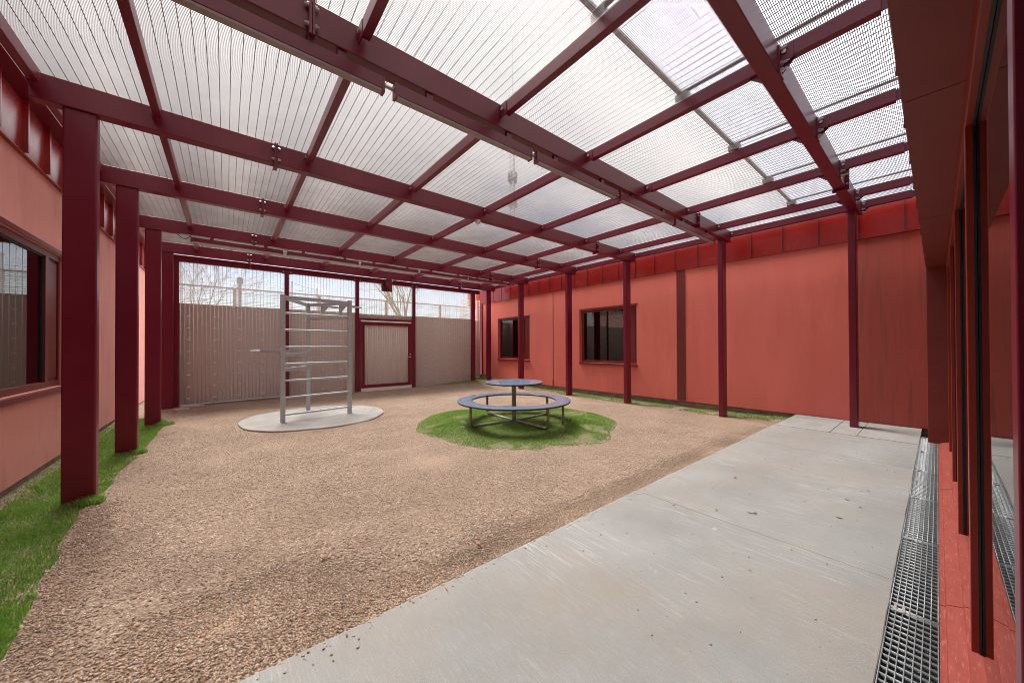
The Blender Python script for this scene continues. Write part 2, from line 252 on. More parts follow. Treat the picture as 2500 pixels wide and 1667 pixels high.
# ------------------------------------------------------------------ helpers
WL = {}                      # world location of every object built
def tag(o, label=None, cat=None, group=None, kind=None):
    if label: o['label'] = label
    if cat: o['category'] = cat
    if group: o['group'] = group
    if kind: o['kind'] = kind
    return o
def empty(name, loc, label=None, cat=None, group=None, kind=None):
    o = bpy.data.objects.new(name, None); col.objects.link(o); o.location = loc; o.empty_display_size = 0.1
    WL[o] = Vector(loc); return tag(o, label, cat, group, kind)
def link(name, me, parent, loc, rot=None):
    o = bpy.data.objects.new(name, me); col.objects.link(o)
    loc = Vector(loc)
    if parent is not None:
        o.parent = parent; o.location = loc - WL[parent]
    else: o.location = loc
    if rot: o.rotation_euler = rot
    WL[o] = loc
    return o
class MB:
    def __init__(s): s.v = []; s.f = []
    def add(s, vs, fs):
        b = len(s.v); s.v += [tuple(p) for p in vs]; s.f += [tuple(b+i for i in f) for f in fs]; return s
    def box(s, x0, x1, y0, y1, z0, z1):
        return s.add([(x0, y0, z0), (x1, y0, z0), (x1, y1, z0), (x0, y1, z0), (x0, y0, z1), (x1, y0, z1), (x1, y1, z1), (x0, y1, z1)],
                     [(0, 3, 2, 1), (4, 5, 6, 7), (0, 1, 5, 4), (1, 2, 6, 5), (2, 3, 7, 6), (3, 0, 4, 7)])
    def prism(s, ring0, ring1, caps=True):
        n = len(ring0); fs = [(i, (i+1) % n, n+(i+1) % n, n+i) for i in range(n)]
        if caps: fs += [tuple(range(n-1, -1, -1)), tuple(range(n, 2*n))]
        return s.add(list(ring0)+list(ring1), fs)
    def rbox(s, x0, x1, y0, y1, z0, z1, axis='z', r=0.012, seg=3):
        lims = {'z': (x0, x1, y0, y1), 'x': (y0, y1, z0, z1), 'y': (z0, z1, x0, x1)}[axis]
        a0, a1, b0, b1 = lims; ring = []
        for cx_, cy_, st in ((a1-r, b1-r, 0), (a0+r, b1-r, 90), (a0+r, b0+r, 180), (a1-r, b0+r, 270)):
            for k in range(seg+1):
                t = math.radians(st+90*k/seg); ring.append((cx_+r*math.cos(t), cy_+r*math.sin(t)))
        if axis == 'z': A = [(a, b, z0) for a, b in ring]; B = [(a, b, z1) for a, b in ring]
        elif axis == 'x': A = [(x0, a, b) for a, b in ring]; B = [(x1, a, b) for a, b in ring]
        else: A = [(b, y0, a) for a, b in ring]; B = [(b, y1, a) for a, b in ring]
        return s.prism(A, B)
    def tube(s, p, q, r, r2=None, n=10, caps=True):
        p, q = Vector(p), Vector(q); d = (q-p).normalized(); a = d.orthogonal().normalized(); b = d.cross(a); r2 = r if r2 is None else r2
        A = [p+(a*math.cos(2*math.pi*k/n)+b*math.sin(2*math.pi*k/n))*r for k in range(n)]
        B = [q+(a*math.cos(2*math.pi*k/n)+b*math.sin(2*math.pi*k/n))*r2 for k in range(n)]
        return s.prism(A, B, caps)
    def path(s, pts, r, n=8):
        pts = [Vector(p) for p in pts]; rings = []; ref = None
        for i, p in enumerate(pts):
            d = (pts[min(i+1, len(pts)-1)]-pts[max(i-1, 0)]).normalized()
            a = (ref - d*ref.dot(d)).normalized() if ref is not None else d.orthogonal().normalized()
            ref = a; b = d.cross(a); rr = r[i] if isinstance(r, (list, tuple)) else r
            rings.append([p+(a*math.cos(2*math.pi*k/n)+b*math.sin(2*math.pi*k/n))*rr for k in range(n)])
        base = len(s.v)
        for R_ in rings: s.v += [tuple(v) for v in R_]
        for i in range(len(rings)-1):
            for k in range(n):
                s.f.append((base+i*n+k, base+i*n+(k+1) % n, base+(i+1)*n+(k+1) % n, base+(i+1)*n+k))
        s.f.append(tuple(base+k for k in range(n-1, -1, -1))); s.f.append(tuple(base+(len(rings)-1)*n+k for k in range(n)))
        return s
    def bar(s, p, q, wdt, hgt):
        p, q = Vector(p), Vector(q); d = (q-p).normalized(); up = Vector((0, 0, 1))
        if abs(d.z) > 0.95: up = Vector((1, 0, 0))
        a = d.cross(up).normalized(); b = a.cross(d)
        R_ = lambda c: [c+a*x*wdt/2+b*y*hgt/2 for x, y in ((1, 1), (-1, 1), (-1, -1), (1, -1))]
        return s.prism(R_(p), R_(q))
    def build(s, name, m, parent=None, smooth=None, origin=None):
        V = np.array(s.v, dtype=np.float64)
        c = Vector(origin) if origin is not None else Vector(((V[:, 0].min()+V[:, 0].max())/2, (V[:, 1].min()+V[:, 1].max())/2, V[:, 2].min()))
        me = bpy.data.meshes.new(name); me.from_pydata([(v[0]-c.x, v[1]-c.y, v[2]-c.z) for v in s.v], [], s.f)
        me.materials.append(M[m] if isinstance(m, str) else m)
        if smooth:
            me.shade_smooth(); me.set_sharp_from_angle(angle=math.radians(max(smooth, 50)))
        me.update()
        o = link(name, me, parent, c)
        if smooth == 40:
            wn_ = o.modifiers.new('weighted', 'WEIGHTED_NORMAL'); wn_.keep_sharp = True; wn_.weight = 100
        return o
def fast_mesh(name, V, F, m):
    me = bpy.data.meshes.new(name); nv, nf, k = len(V), len(F), F.shape[1]
    me.vertices.add(nv); me.vertices.foreach_set('co', V.astype(np.float32).ravel())
    me.loops.add(nf*k); me.loops.foreach_set('vertex_index', F.astype(np.int32).ravel())
    me.polygons.add(nf); me.polygons.foreach_set('loop_start', np.arange(0, nf*k, k, dtype=np.int32)); me.polygons.foreach_set('loop_total', np.full(nf, k, np.int32))
    me.materials.append(M[m]); me.update(calc_edges=True); return me
BOXF = np.array([(0, 3, 2, 1), (4, 5, 6, 7), (0, 1, 5, 4), (1, 2, 6, 5), (2, 3, 7, 6), (3, 0, 4, 7)])
def boxes(B):
    """B: array n x 6 (x0,x1,y0,y1,z0,z1) -> verts, quads"""
    B = np.asarray(B, float); n = len(B)
    idx = np.array([(0, 2, 4), (1, 2, 4), (1, 3, 4), (0, 3, 4), (0, 2, 5), (1, 2, 5), (1, 3, 5), (0, 3, 5)])
    V = B[:, idx].reshape(-1, 3); F = (BOXF[None]+8*np.arange(n)[:, None, None]).reshape(-1, 4); return V, F
def wires(name, B, m, parent):
    V, F = boxes(B); c = V.min(0); me = fast_mesh(name, V-c, F, m); return link(name, me, parent, c)

def wall_x(name, x, dx, y0, y1, z0, z1, holes, m, parent):
    """wall face in the plane x, depth dx (away from the court), openings as (y0,y1,z0,z1)"""
    ys = sorted({y0, y1, *[h[0] for h in holes], *[h[1] for h in holes]}); zs = sorted({z0, z1, *[h[2] for h in holes], *[h[3] for h in holes]})
    b = MB(); xb = x+dx
    for i in range(len(ys)-1):
        for j in range(len(zs)-1):
            cy_, cz = (ys[i]+ys[i+1])/2, (zs[j]+zs[j+1])/2
            if any(h[0] < cy_ < h[1] and h[2] < cz < h[3] for h in holes): continue
            for X in (x, xb): b.add([(X, ys[i], zs[j]), (X, ys[i+1], zs[j]), (X, ys[i+1], zs[j+1]), (X, ys[i], zs[j+1])], [(0, 1, 2, 3)])
    for (a, c, d, e) in list(holes)+[(y0, y1, z0, z1)]:
        b.add([(x, a, d), (x, c, d), (x, c, e), (x, a, e), (xb, a, d), (xb, c, d), (xb, c, e), (xb, a, e)], [(0, 1, 5, 4), (1, 2, 6, 5), (2, 3, 7, 6), (3, 0, 4, 7)])
    return b.build(name, m, parent)

# ------------------------------------------------------------------ ground of the court
def sstep(a, b, x):
    t = np.clip((x-a)/(b-a), 0, 1); return t*t*(3-2*t)
_nt = rng.random((64, 64))
def vnoise(x, y, s):
    x = np.asarray(x)*s; y = np.asarray(y)*s; xi = np.floor(x).astype(int); yi = np.floor(y).astype(int); fx = x-xi; fy = y-yi
    fx = fx*fx*(3-2*fx); fy = fy*fy*(3-2*fy); g = lambda a, b: _nt[a % 64, b % 64]
    return (g(xi, yi)*(1-fx)+g(xi+1, yi)*fx)*(1-fy)+(g(xi, yi+1)*(1-fx)+g(xi+1, yi+1)*fx)*fy
MC = (4.20, 4.95); MR = 1.80
def mound_edge(x, y):
    a = np.arctan2(y-MC[1], x-MC[0]); return MR+0.05*np.sin(3*a+1)+0.035*np.sin(7*a)+0.10*(vnoise(np.cos(a)*3+7, np.sin(a)*3+7, 1.5)-0.5)
def gz(x, y):
    x = np.asarray(x, float); y = np.asarray(y, float)
    z = -0.09-0.045*sstep(5.5, 7.6, x)*(1-sstep(9.5, 11.5, y))
    z = z+0.045*(1-sstep(1.7, 3.2, y))
    r = np.hypot(x-MC[0], y-MC[1]); z = np.where(r < 2.6, z+0.085*(1-sstep(0.5, 2.3, r))*1.0, z)
    z = z+(0.045+0.09*sstep(4.5, 8, x))*sstep(9.0, 11.4, y)
    z = z+0.02*(vnoise(x, y, 0.9)-0.5)+0.012*(vnoise(x, y, 3.1)-0.5)+0.006*(vnoise(x, y, 9)-0.5)+0.004*(vnoise(x, y, 23)-0.5)
    return z
gx = np.arange(-1.75, 8.72, 0.04); gy = np.arange(1.60, 12.9, 0.04)
X, Y = np.meshgrid(gx, gy, indexing='ij'); Z = gz(X, Y); nx, ny = X.shape
V = np.stack([X.ravel(), Y.ravel(), Z.ravel()], 1)
I = np.arange(nx*ny).reshape(nx, ny)
Fq = np.stack([I[:-1, :-1].ravel(), I[1:, :-1].ravel(), I[1:, 1:].ravel(), I[:-1, 1:].ravel()], 1)
me = fast_mesh('gravel_ground', V, Fq, 'gravel'); me.shade_smooth()
tag(link('gravel_ground', me, None, (0, 0, 0)), 'brown sandy gravel surface of the courtyard', 'ground', kind='structure')
b = MB(); b.add([(-1500, -1500, -0.45), (1500, -1500, -0.45), (1500, 1500, -0.45), (-1500, 1500, -0.45)], [(0, 1, 2, 3)])
tag(b.build('ground', 'field'), 'flat ground outside the courtyard', 'ground', kind='structure')

# concrete walkway of cast sections, and the row of paving stones at its far end
path = empty('concrete_path', (3, 0.95, -0.3), 'grey brushed concrete walkway along the glazed front', 'path', kind='structure')
xs = [-2.7, 0.105, 2.91, 5.71, 7.13]
for i in range(4):
    g = 0.0015
    mb = MB(); 
    x0, x1 = xs[i]+g, xs[i+1]-g
    # rounded front arris, edge slightly wavy
    n = max(2, int((x1-x0)/0.12)); prof = [(0.168, -0.3), (0.168, -0.003), (0.171, 0.0), (1.755, 0.0), (1.768, -0.006), (1.772, -0.016), (1.772, -0.3)]
    rows = []
    for k in range(n+1):
        x = x0+(x1-x0)*k/n; wob = 0.010*(vnoise(x, 3.3, 2.1)-0.5)+0.006*(vnoise(x, 9.1, 8)-0.5)
        w0 = 0.006*(vnoise(x, 5.7, 9)-0.5)
        rows.append([(x, (y+wob if y > 1 else y+w0), z) for y, z in prof])
    for k in range(n):
        mb.prism(rows[k], rows[k+1], caps=False)
    mb.add(rows[0], [tuple(range(6, -1, -1))]); mb.add(rows[-1], [tuple(range(7))])
    mb.build('slab', 'slab', path)
for xj in xs[1:4]: MB().box(xj-0.0014, xj+0.0014, 0.17, 1.768, -0.28, -0.004).build('joint_filler', 'conc', path)
for (x0, x1, y0, y1) in [(7.134, 8.50, 1.06, 1.735), (7.134, 7.90, 0.765, 1.052), (7.134, 8.50, 0.168, 0.757), (7.908, 8.50, 0.765, 1.052)]:
    z1 = 0.001+random.uniform(0, 0.003)
    MB().box(x0, x1, y0, y1, -0.3, z1).build('paving_stone', 'paving', path)

# round concrete pad under the exercise frame
PC = (1.43, 8.0); 
mb = MB(); n = 72; ring0, ring1, ring2 = [], [], []
for k in range(n):
    a = 2*math.pi*k/n; r = 1.27+0.012*math.sin(5*a+1)+0.008*math.sin(11*a)
    ring0.append((PC[0]+r*math.cos(a), PC[1]+r*math.sin(a), -0.3)); ring1.append((PC[0]+r*math.cos(a), PC[1]+r*math.sin(a), -0.066)); ring2.append((PC[0]+(r-0.012)*math.cos(a), PC[1]+(r-0.012)*math.sin(a), -0.058))
mb.prism(ring0, ring1, caps=False); mb.prism(ring1, ring2, caps=False); mb.add(ring2, [tuple(range(n))])
pad = tag(mb.build('concrete_pad', 'conc'), 'round grey concrete pad under the climbing frame', 'concrete pad')

# stones set beside the last left column
for (px, py, lab, rz) in [(-0.62, 11.02, 'flat buff stone by the fence foot, the larger of two', 0.3), (-0.78, 10.62, 'small flat buff stone nearer the camera of two by the fence', 0.9)]:
    mb = MB(); k = 9; R1 = [0.19*random.uniform(0.8, 1.15) for _ in range(k)]
    if 'small' in lab: R1 = [v*0.62 for v in R1]
    zg = float(gz(px, py))
    A = [(px+R1[i]*1.35*math.cos(2*math.pi*i/k+rz), py+R1[i]*math.sin(2*math.pi*i/k+rz), zg-0.08) for i in range(k)]
    B = [(px+R1[i]*1.30*math.cos(2*math.pi*i/k+rz), py+R1[i]*0.96*math.sin(2*math.pi*i/k+rz), zg+0.028) for i in range(k)]
    Cc = [(px+R1[i]*1.18*math.cos(2*math.pi*i/k+rz), py+R1[i]*0.86*math.sin(2*math.pi*i/k+rz), zg+0.045+random.uniform(-.006, .006)) for i in range(k)]
    mb.prism(A, B, caps=False); mb.prism(B, Cc, caps=False); mb.add(Cc, [tuple(range(k))])
    tag(mb.build('flat_stone', 'rock', smooth=35), lab, 'stone', 'flat stones at the fence foot')

# ------------------------------------------------------------------ steel canopy
BY = [0.865, 2.81, 5.02, 6.98, 9.165, 11.11]
PX = [-1.28, -0.53, 0.80, 2.145, 3.48, 4.865, 6.215, 7.53, 8.21]
ZB, ZT = 3.50, 3.73
can = empty('steel_canopy', (3.5, 6, -0.1), 'wine red steel canopy of columns, beams and wire mesh roof over the courtyard', 'canopy')
bolt_me = None
def bolt_mesh():
    bm = bmesh.new(); bmesh.ops.create_cone(bm, cap_ends=True, segments=8, radius1=0.017, radius2=0.014, depth=0.014)
    me = bpy.data.meshes.new('bolt'); bm.to_mesh(me); bm.free(); me.materials.append(M['bolt']); return me
bolt_me = bolt_mesh()
for i, y in enumerate(BY):
    zl, zr = (float(gz(-1.04, y))-0.05 if y > 1.7 else -0.1), (float(gz(7.93, y))-0.05 if y > 1.7 else 0.0)
    MB().rbox(-1.145, -0.935, y-0.05, y+0.055, zl, ZB-0.002, 'z', 0.018, 4).build('column', 'steel', can, smooth=40)
    MB().rbox(7.825, 8.03, y-0.045, y+0.05, zr, ZB-0.002, 'z', 0.012, 3).build('column', 'steel', can, smooth=40)
    bmm = MB().rbox(-1.32, 8.20, y-0.075, y+0.045, ZB, ZT, 'x', 0.007, 2).build('beam', 'steel', can, smooth=40)
    for xsp in (0.455, 6.62):
        sp = MB()
        sp.box(xsp-0.018, xsp-0.002, y-0.115, y-0.074, ZB-0.03, ZT-0.005); sp.box(xsp+0.002, xsp+0.018, y-0.115, y-0.074, ZB-0.03, ZT-0.005)
        sp.box(xsp-0.02, xsp+0.02, y-0.10, y+0.06, ZB-0.032, ZB-0.002)
        pl = sp.build('splice_plate', 'steel', bmm)
        bb = MB()
        for zz in (ZB+0.04, ZT-0.06):
            bb.tube((xsp-0.045, y-0.096, zz), (xsp+0.045, y-0.096, zz), 0.009, n=6); bb.tube((xsp-0.032, y-0.096, zz), (xsp-0.018, y-0.096, zz), 0.016, n=6); bb.tube((xsp+0.018, y-0.096, zz), (xsp+0.032, y-0.096, zz), 0.016, n=6)
        tag(bb.build('bolts', 'bolt', bmm), kind='stuff')
# purlins between the beams, held by bolted cleats
spans = [(0.105, BY[0]-0.075)]+[(BY[i]+0.045, BY[i+1]-0.075) for i in range(5)]
for x in PX:
    for si, (a, c) in enumerate(spans):
        south = si == 0
        if south and x < 0: continue
        zp0, zp1 = 3.605, 3.725
        wd = 0.032
        y0, y1 = (a+(0.12 if south else 0.0), c)
        mb = MB().rbox(x-wd, x+wd, y0+0.003, y1-0.06, zp0, zp1, 'y', 0.006, 2)
        p = mb.build('purlin', 'steel', can, smooth=40)
        # cleat plate at the northern end (towards the next beam) with its bolt on the west side
        cl = MB().box(x-wd-0.004, x-wd+0.004, y1-0.09, y1-0.001, zp0-0.012, zp1-0.004)
        cl.build('cleat', 'steel', p)
        link('bolt', bolt_me, p, (x-wd-0.010, y1-0.032, 3.665), (0, math.pi/2, 0))
        if south:
            MB().box(x-0.006, x+0.006, a-0.01, y0+0.02, zp0+0.01, zp1-0.01).build('end_tab', 'steel', p)
            link('bolt', bolt_me, p, (x-0.012, a+0.06, 3.665), (0, math.pi/2, 0)).scale = (1.7, 1.7, 1.2)
            # end plate and bolts against the near beam
            e = MB().box(x-0.07, x+0.05, y1-0.012, y1-0.001, zp0-0.11, zp1-0.004); e.add([(x-0.004, y1-0.012, zp0-0.09), (x+0.004, y1-0.012, zp0-0.09), (x+0.004, y1-0.012, zp0), (x-0.004, y1-0.012, zp0), (x-0.004, y1-0.10, zp0), (x+0.004, y1-0.10, zp0)], [(0, 1, 2, 3), (0, 3, 4), (1, 5, 2), (0, 4, 5, 1), (3, 2, 5, 4)])
            e.build('end_plate', 'steel', p)
            bb = MB()
            for zz in (zp1-0.035, zp0-0.03, zp0-0.085): bb.tube((x-0.05, y1-0.012, zz), (x-0.05, y1-0.055, zz), 0.010, n=6); bb.tube((x-0.05, y1-0.012, zz), (x-0.05, y1-0.03, zz), 0.018, n=6)
            tag(bb.build('bolts', 'bolt', p), kind='stuff')
        elif si == 1:
            g_ = MB(); g_.add([(x-0.004, a, zp0-0.09), (x+0.004, a, zp0-0.09), (x+0.004, a, zp0), (x-0.004, a, zp0), (x-0.004, a+0.10, zp0), (x+0.004, a+0.10, zp0)], [(0, 1, 2, 3), (0, 3, 4), (1, 5, 2), (0, 4, 5, 1), (3, 2, 5, 4)])
            g_.build('gusset', 'steel', p)
# splice of the near beam by the last right column
y = BY[0]
# wire mesh roof panels, one per bay: close wires along x, open wires along y
PITCH, OPEN, WR = 0.0127, 0.0762, 0.0042
xb = PX
yb = [0.10]+BY+[]
for i in range(len(xb)-1):
    for j in range(len(yb)):
        y0 = yb[j]; y1 = yb[j+1] if j+1 < len(yb) else 11.36
        if y1 <= y0: continue
        x0, x1 = xb[i]+0.004, xb[i+1]-0.004
        ys_ = np.arange(y0+0.006, y1-0.004, PITCH); xs_ = np.arange(x0+0.02, x1, OPEN)
        B1 = np.stack([np.full_like(ys_, x0), np.full_like(ys_, x1), ys_-WR/2, ys_+WR/2, np.full_like(ys_, ZT+0.006), np.full_like(ys_, ZT+0.009)], 1)
        B2 = np.stack([xs_-0.0026, xs_+0.0026, np.full_like(xs_, y0), np.full_like(xs_, y1-0.004), np.full_like(xs_, ZT+0.002), np.full_like(xs_, ZT+0.006)], 1)
        wires('mesh_panel', np.concatenate([B1, B2]), 'wire', can)

# clear roofing sheets lying above the mesh over the walkway
pr = empty('clear_roofing', (3.5, 0.85, 3.80), 'clear ribbed roofing sheets above the mesh over the walkway', 'roof sheet')
for i in range(1, len(PX)-1):
    x0, x1 = PX[i]+0.008, PX[i+1]-0.008
    n = 14; rows = []
    mb = MB()
    for k in range(n+1):
        yy = 0.12+(1.575-0.12)*k/n
        z = 3.83+0.006*(1 if k % 2 else -1)
        rows.append([(x0, yy, z), (x1, yy, z), (x1, yy, z+0.003), (x0, yy, z+0.003)])
    for k in range(n): mb.prism(rows[k], rows[k+1], caps=False)
    mb.build('roofing_sheet', 'poly', pr)
    MB().box(PX[i]-0.022, PX[i]+0.022, 0.12, 1.60, 3.815, 3.822).build('joint_profile', 'brown', pr)
    MB().box(PX[i]-0.02, PX[i]+0.07, 1.52, 1.64, 3.745, 3.812).build('bracket', 'brown', pr)
    e = MB().box(x0, x1, 1.58, 1.615, 3.812, 3.824); e.box(x0, x1, 1.60, 1.615, 3.824, 3.86); e.box(x0, x1, 1.58, 1.59, 3.824, 3.845)
    e.build('edge_profile', 'brown', pr)

# ------------------------------------------------------------------ luminaires under two of the beams
def batten(x0, x1, y, z0, z1, lab, grp):
    t = empty('batten_light', ((x0+x1)/2, y, z0), lab, 'light', grp)
    m_ = MB().rbox(x0, x1, y-0.03, y+0.03, z0+0.018, z1, 'x', 0.005, 2).build('housing', 'steel', t, smooth=40)
    MB().box(x0+0.012, x1-0.012, y-0.027, y+0.027, z0, z0+0.0175).build('diffuser', 'diff', t)
    for xe in (x0, x1): MB().box(xe-0.010, xe+0.010, y-0.032, y+0.032, z0-0.003, z1+0.003).build('end_cap', 'steel', t)
    for xx in (x0+0.3, x1-0.3): MB().box(xx-0.03, xx+0.03, y-0.015, y+0.02, z1, ZB-0.001).build('hanger', 'steel', t)
ordn = ['first', 'second', 'third', 'fourth', 'fifth']
segs = [(-0.52, 0.955), (1.055, 2.53), (2.62, 4.10), (4.20, 5.69), (5.78, 7.36)]
for k, (a, c) in enumerate(segs):
    batten(a, c, 2.765, 3.325, 3.44, 'batten light under the large near beam, %s from the left end' % ordn[k], 'lights under the near beam')
    batten(a, c, 9.10, 3.36, 3.455, 'batten light under the far beam behind, %s from the left end' % ordn[k], 'lights under the far beam')
for k in range(4):
    a, c = segs[k][1], segs[k+1][0]
    for yy, zz, wh in ((2.775, 3.40, 'large near beam'), (9.11, 3.42, 'far beam')):
        t = tag(MB().tube((a+0.002, yy, zz), (c-0.002, yy, zz), 0.014, n=8).build('conduit', 'bolt', None, smooth=40), 'short zinc conduit between %s and %s light under the %s' % (ordn[k], ordn[k+1], wh), 'conduit', 'conduits between lights')
# loop of cable at the first far light
pts = [(-0.52-0.20+0.20*k/10, 9.11, 3.50-0.09*math.sin(math.pi*k/10)) for k in range(11)]
tag(MB().path(pts, 0.006, 6).build('cable', 'black', None, smooth=60), 'dark drooping cable at the left end of the far lights', 'cable')
# motion sensor under the third beam
t = empty('motion_sensor', (3.35, 5.0, 3.43), 'small white dome sensor under the middle beam', 'sensor')
mb = MB(); rings = [(0.05, 3.499), (0.052, 3.47), (0.044, 3.462), (0.040, 3.445), (0.026, 3.428), (0.008, 3.422)]
rr = [[(3.35+r*math.cos(2*math.pi*k/16), 5.0+r*math.sin(2*math.pi*k/16), z) for k in range(16)] for r, z in rings]
mb2 = MB(); mb2.prism(rr[0], rr[1]); mb2.build('base', 'white', t, smooth=50)
for a, c in zip(rr[2:-1], rr[3:]): mb.prism(a, c, caps=False)
mb.add(rr[-1], [tuple(range(16))]); mb.prism(rr[1], rr[2], caps=False); mb.build('dome', 'white', t, smooth=60)

# ------------------------------------------------------------------ back fence with gate
FY = 11.30
fe = empty('mesh_fence', (3.2, FY, -0.05), 'fence of wine red posts and close wire mesh over brown sheeting at the back', 'fence')
MB().rbox(-1.0, 7.62, FY-0.05, FY+0.05, 3.355, 3.50, 'x', 0.006, 2).build('head_beam', 'steel', fe, smooth=40)
MB().box(-1.0, 7.62, FY-0.051, FY-0.03, 3.502, 3.507).build('head_flashing', 'diff', fe)
posts = [-0.925, 1.285, 3.115, 4.945, 7.33]
for k, x in enumerate(posts):
    w_ = 0.05 if 0 < k < 4 else (0.07 if k == 0 else 0.085)
    p = MB().rbox(x-w_, x+w_, FY-0.045, FY+0.05, -0.25, 3.353, 'z', 0.008, 2).build('post', 'steel', fe, smooth=40)
    if 0 < k < 4:
        pl = MB().box(x-0.12, x+0.12, FY-0.058, FY-0.0515, 3.33, 3.43).build('top_plate', 'steel', p)
        for dx in (-0.085, 0.085): link('bolt', bolt_me, p, (x+dx, FY-0.063, 3.385), (math.pi/2, 0, 0)).scale = (1.3, 1.3, 1)
for xsp in (0.455, 6.6):
    q = MB(); q.box(xsp-0.02, xsp-0.002, FY-0.075, FY-0.0505, 3.345, 3.50); q.box(xsp+0.002, xsp+0.02, FY-0.075, FY-0.0505, 3.345, 3.50); q.build('splice_plate', 'steel', fe)
    for dz in (3.385, 3.46): link('bolt', bolt_me, fe, (xsp+0.035, FY-0.055, dz), (math.pi/2, 0, 0))
def fence_wire(name, x0, x1, z0, z1, y, parent, m='fwire', phase=0.0, pitch=0.0127):
    zs_ = np.arange(z0+0.004, z1, pitch); xs_ = np.arange(x0+0.02+phase, x1-0.005, OPEN)
    B1 = np.stack([np.full_like(zs_, x0), np.full_like(zs_, x1), np.full_like(zs_, y), np.full_like(zs_, y+0.004), zs_-0.002, zs_+0.002], 1)
    B2 = np.stack([xs_-0.0036, xs_+0.0036, np.full_like(xs_, y-0.0045), np.full_like(xs_, y), np.full_like(xs_, z0), np.full_like(xs_, z1)], 1)
    return wires(name, np.concatenate([B1, B2]), m, parent)
ST = 2.385
bays = [(-0.855, 1.235, -0.12), (1.335, 3.065, -0.12), (4.995, 7.245, -0.12)]
for (x0, x1, z0) in bays:
    fence_wire('mesh_panel', x0, x1, z0, 3.352, FY+0.012, fe)
    MB().box(x0, x1, FY+0.0175, FY+0.0225, z0, ST).build('backing_sheet', 'sheet', fe)
fence_wire('mesh_panel', 3.165, 4.895, 2.235, 3.352, FY+0.012, fe)
MB().box(3.165, 4.895, FY+0.0175, FY+0.0225, 2.235, ST-0.02).build('backing_sheet', 'sheet', fe)
fence_wire('mesh_panel', 7.418, 8.36, 0.05, 3.30, FY+1.05, fe)
MB().box(7.0, 8.36, FY+1.056, FY+1.06, 0.05, ST+0.05).build('backing_sheet', 'sheet', fe)
MB().box(7.23, 7.26, FY+0.06, FY+1.05, 0.05, ST).build('return_sheet', 'sheet', fe)
# sheet clips in rows
def clip_mesh():
    q = MB().box(-0.031, 0.031, -0.008, 0, -0.013, 0.013); q.box(-0.011, 0.011, -0.010, -0.007, -0.006, 0.006)
    me = bpy.data.meshes.new('clip'); me.from_pydata(q.v, [], q.f); me.materials.append(M['clip']); return me
clip_me = clip_mesh()
cxs = [-0.69, -0.212, 0.266, 0.743, 1.69, 2.18, 2.66, 5.34, 5.82, 6.30, 6.78, 7.14]
for x in cxs:
    for k in range(9):
        z = 2.36-0.28*k
        if z < 0.06: continue
        link('clip', clip_me, fe, (x, FY+0.0075, z))
for (x0, x1, _) in bays+[(3.165, 4.895, 0)]:
    for x in np.arange(x0+0.12, x1-0.03, 0.215):
        if min(abs(x-c) for c in cxs) < 0.05: continue
        link('clip', clip_me, fe, (float(x), FY+0.0075, ST-0.03 if x0 != 3.165 else ST-0.05), (0, math.pi/2, 0))
MB().tube((-0.86, FY-0.02, -0.03), (1.24, FY-0.02, 0.0), 0.016, n=8).build('bottom_rail', 'galv', fe, smooth=50)
# gate
ga = empty('gate', (4.03, FY, -0.02), 'wine red framed gate with beige sheeting in the back fence', 'gate')
MB().rbox(3.166, 4.894, FY-0.05, FY+0.03, 2.165, 2.23, 'x', 0.005, 2).build('lintel', 'steel', ga, smooth=40)
MB().box(3.22, 4.84, FY-0.04, FY-0.03, 2.130, 2.150).build('light_strip', 'white', ga)
mb = MB(); 
mb.box(3.225, 3.325, FY-0.05, FY, 0.06, 2.12); mb.box(4.735, 4.835, FY-0.05, FY, 0.06, 2.12); mb.box(3.325, 4.735, FY-0.05, FY, 2.02, 2.12); mb.box(3.325, 4.735, FY-0.05, FY, 0.06, 0.16)
gf = mb.build('gate_frame', 'steel', ga)
for xj in (3.17, 4.845): MB().box(xj, xj+0.045, FY-0.045, FY+0.02, -0.2, 2.16).build('jamb', 'steel', ga)
fence_wire('mesh_panel', 3.325, 4.735, 0.16, 2.02, FY-0.022, ga)
MB().box(3.3255, 4.7345, FY-0.016, FY-0.012, 0.161, 2.019).build('gate_sheet', 'sheet2', ga)
for x in (3.768, 4.251):
    for k in range(6): link('clip', clip_me, ga, (x, FY-0.0275, 1.79-0.285*k))
gb = MB()
for x in (3.30, 4.76):
    for z in np.arange(0.12, 2.1, 0.38): gb.tube((x, FY-0.058, z), (x, FY-0.05, z), 0.009, n=6)
for z in (2.04, 0.14):
    for x in np.arange(3.65, 4.6, 0.35): gb.tube((x, FY-0.058, z), (x, FY-0.05, z), 0.009, n=6)
tag(gb.build('rivets', 'fascia', gf), kind='stuff')
h_ = MB().tube((4.79, FY-0.05, 1.0), (4.79, FY-0.10, 1.0), 0.011, n=8); h_.tube((4.80, FY-0.10, 1.0), (4.67, FY-0.10, 0.998), 0.011, n=8); h_.tube((4.79, FY-0.05, 1.0), (4.79, FY-0.058, 1.0), 0.026, n=12); h_.build('handle', 'bolt', ga, smooth=40)
MB().tube((4.79, FY-0.05, 1.09), (4.79, FY-0.062, 1.09), 0.024, n=12).build('lock_cylinder', 'bolt', ga, smooth=40)
MB().box(3.216, 4.844, FY-0.06, FY+0.05, -0.12, 0.056).build('threshold', 'clip', ga)
for xx in (3.115, 4.945): tag(MB().tube((xx, FY-0.052, 1.11), (xx, FY-0.0455, 1.11), 0.032, n=14).build('button', 'frame', None), 'round red button on the fence post %s the gate' % ('left of' if xx < 4 else 'right of'), 'button')
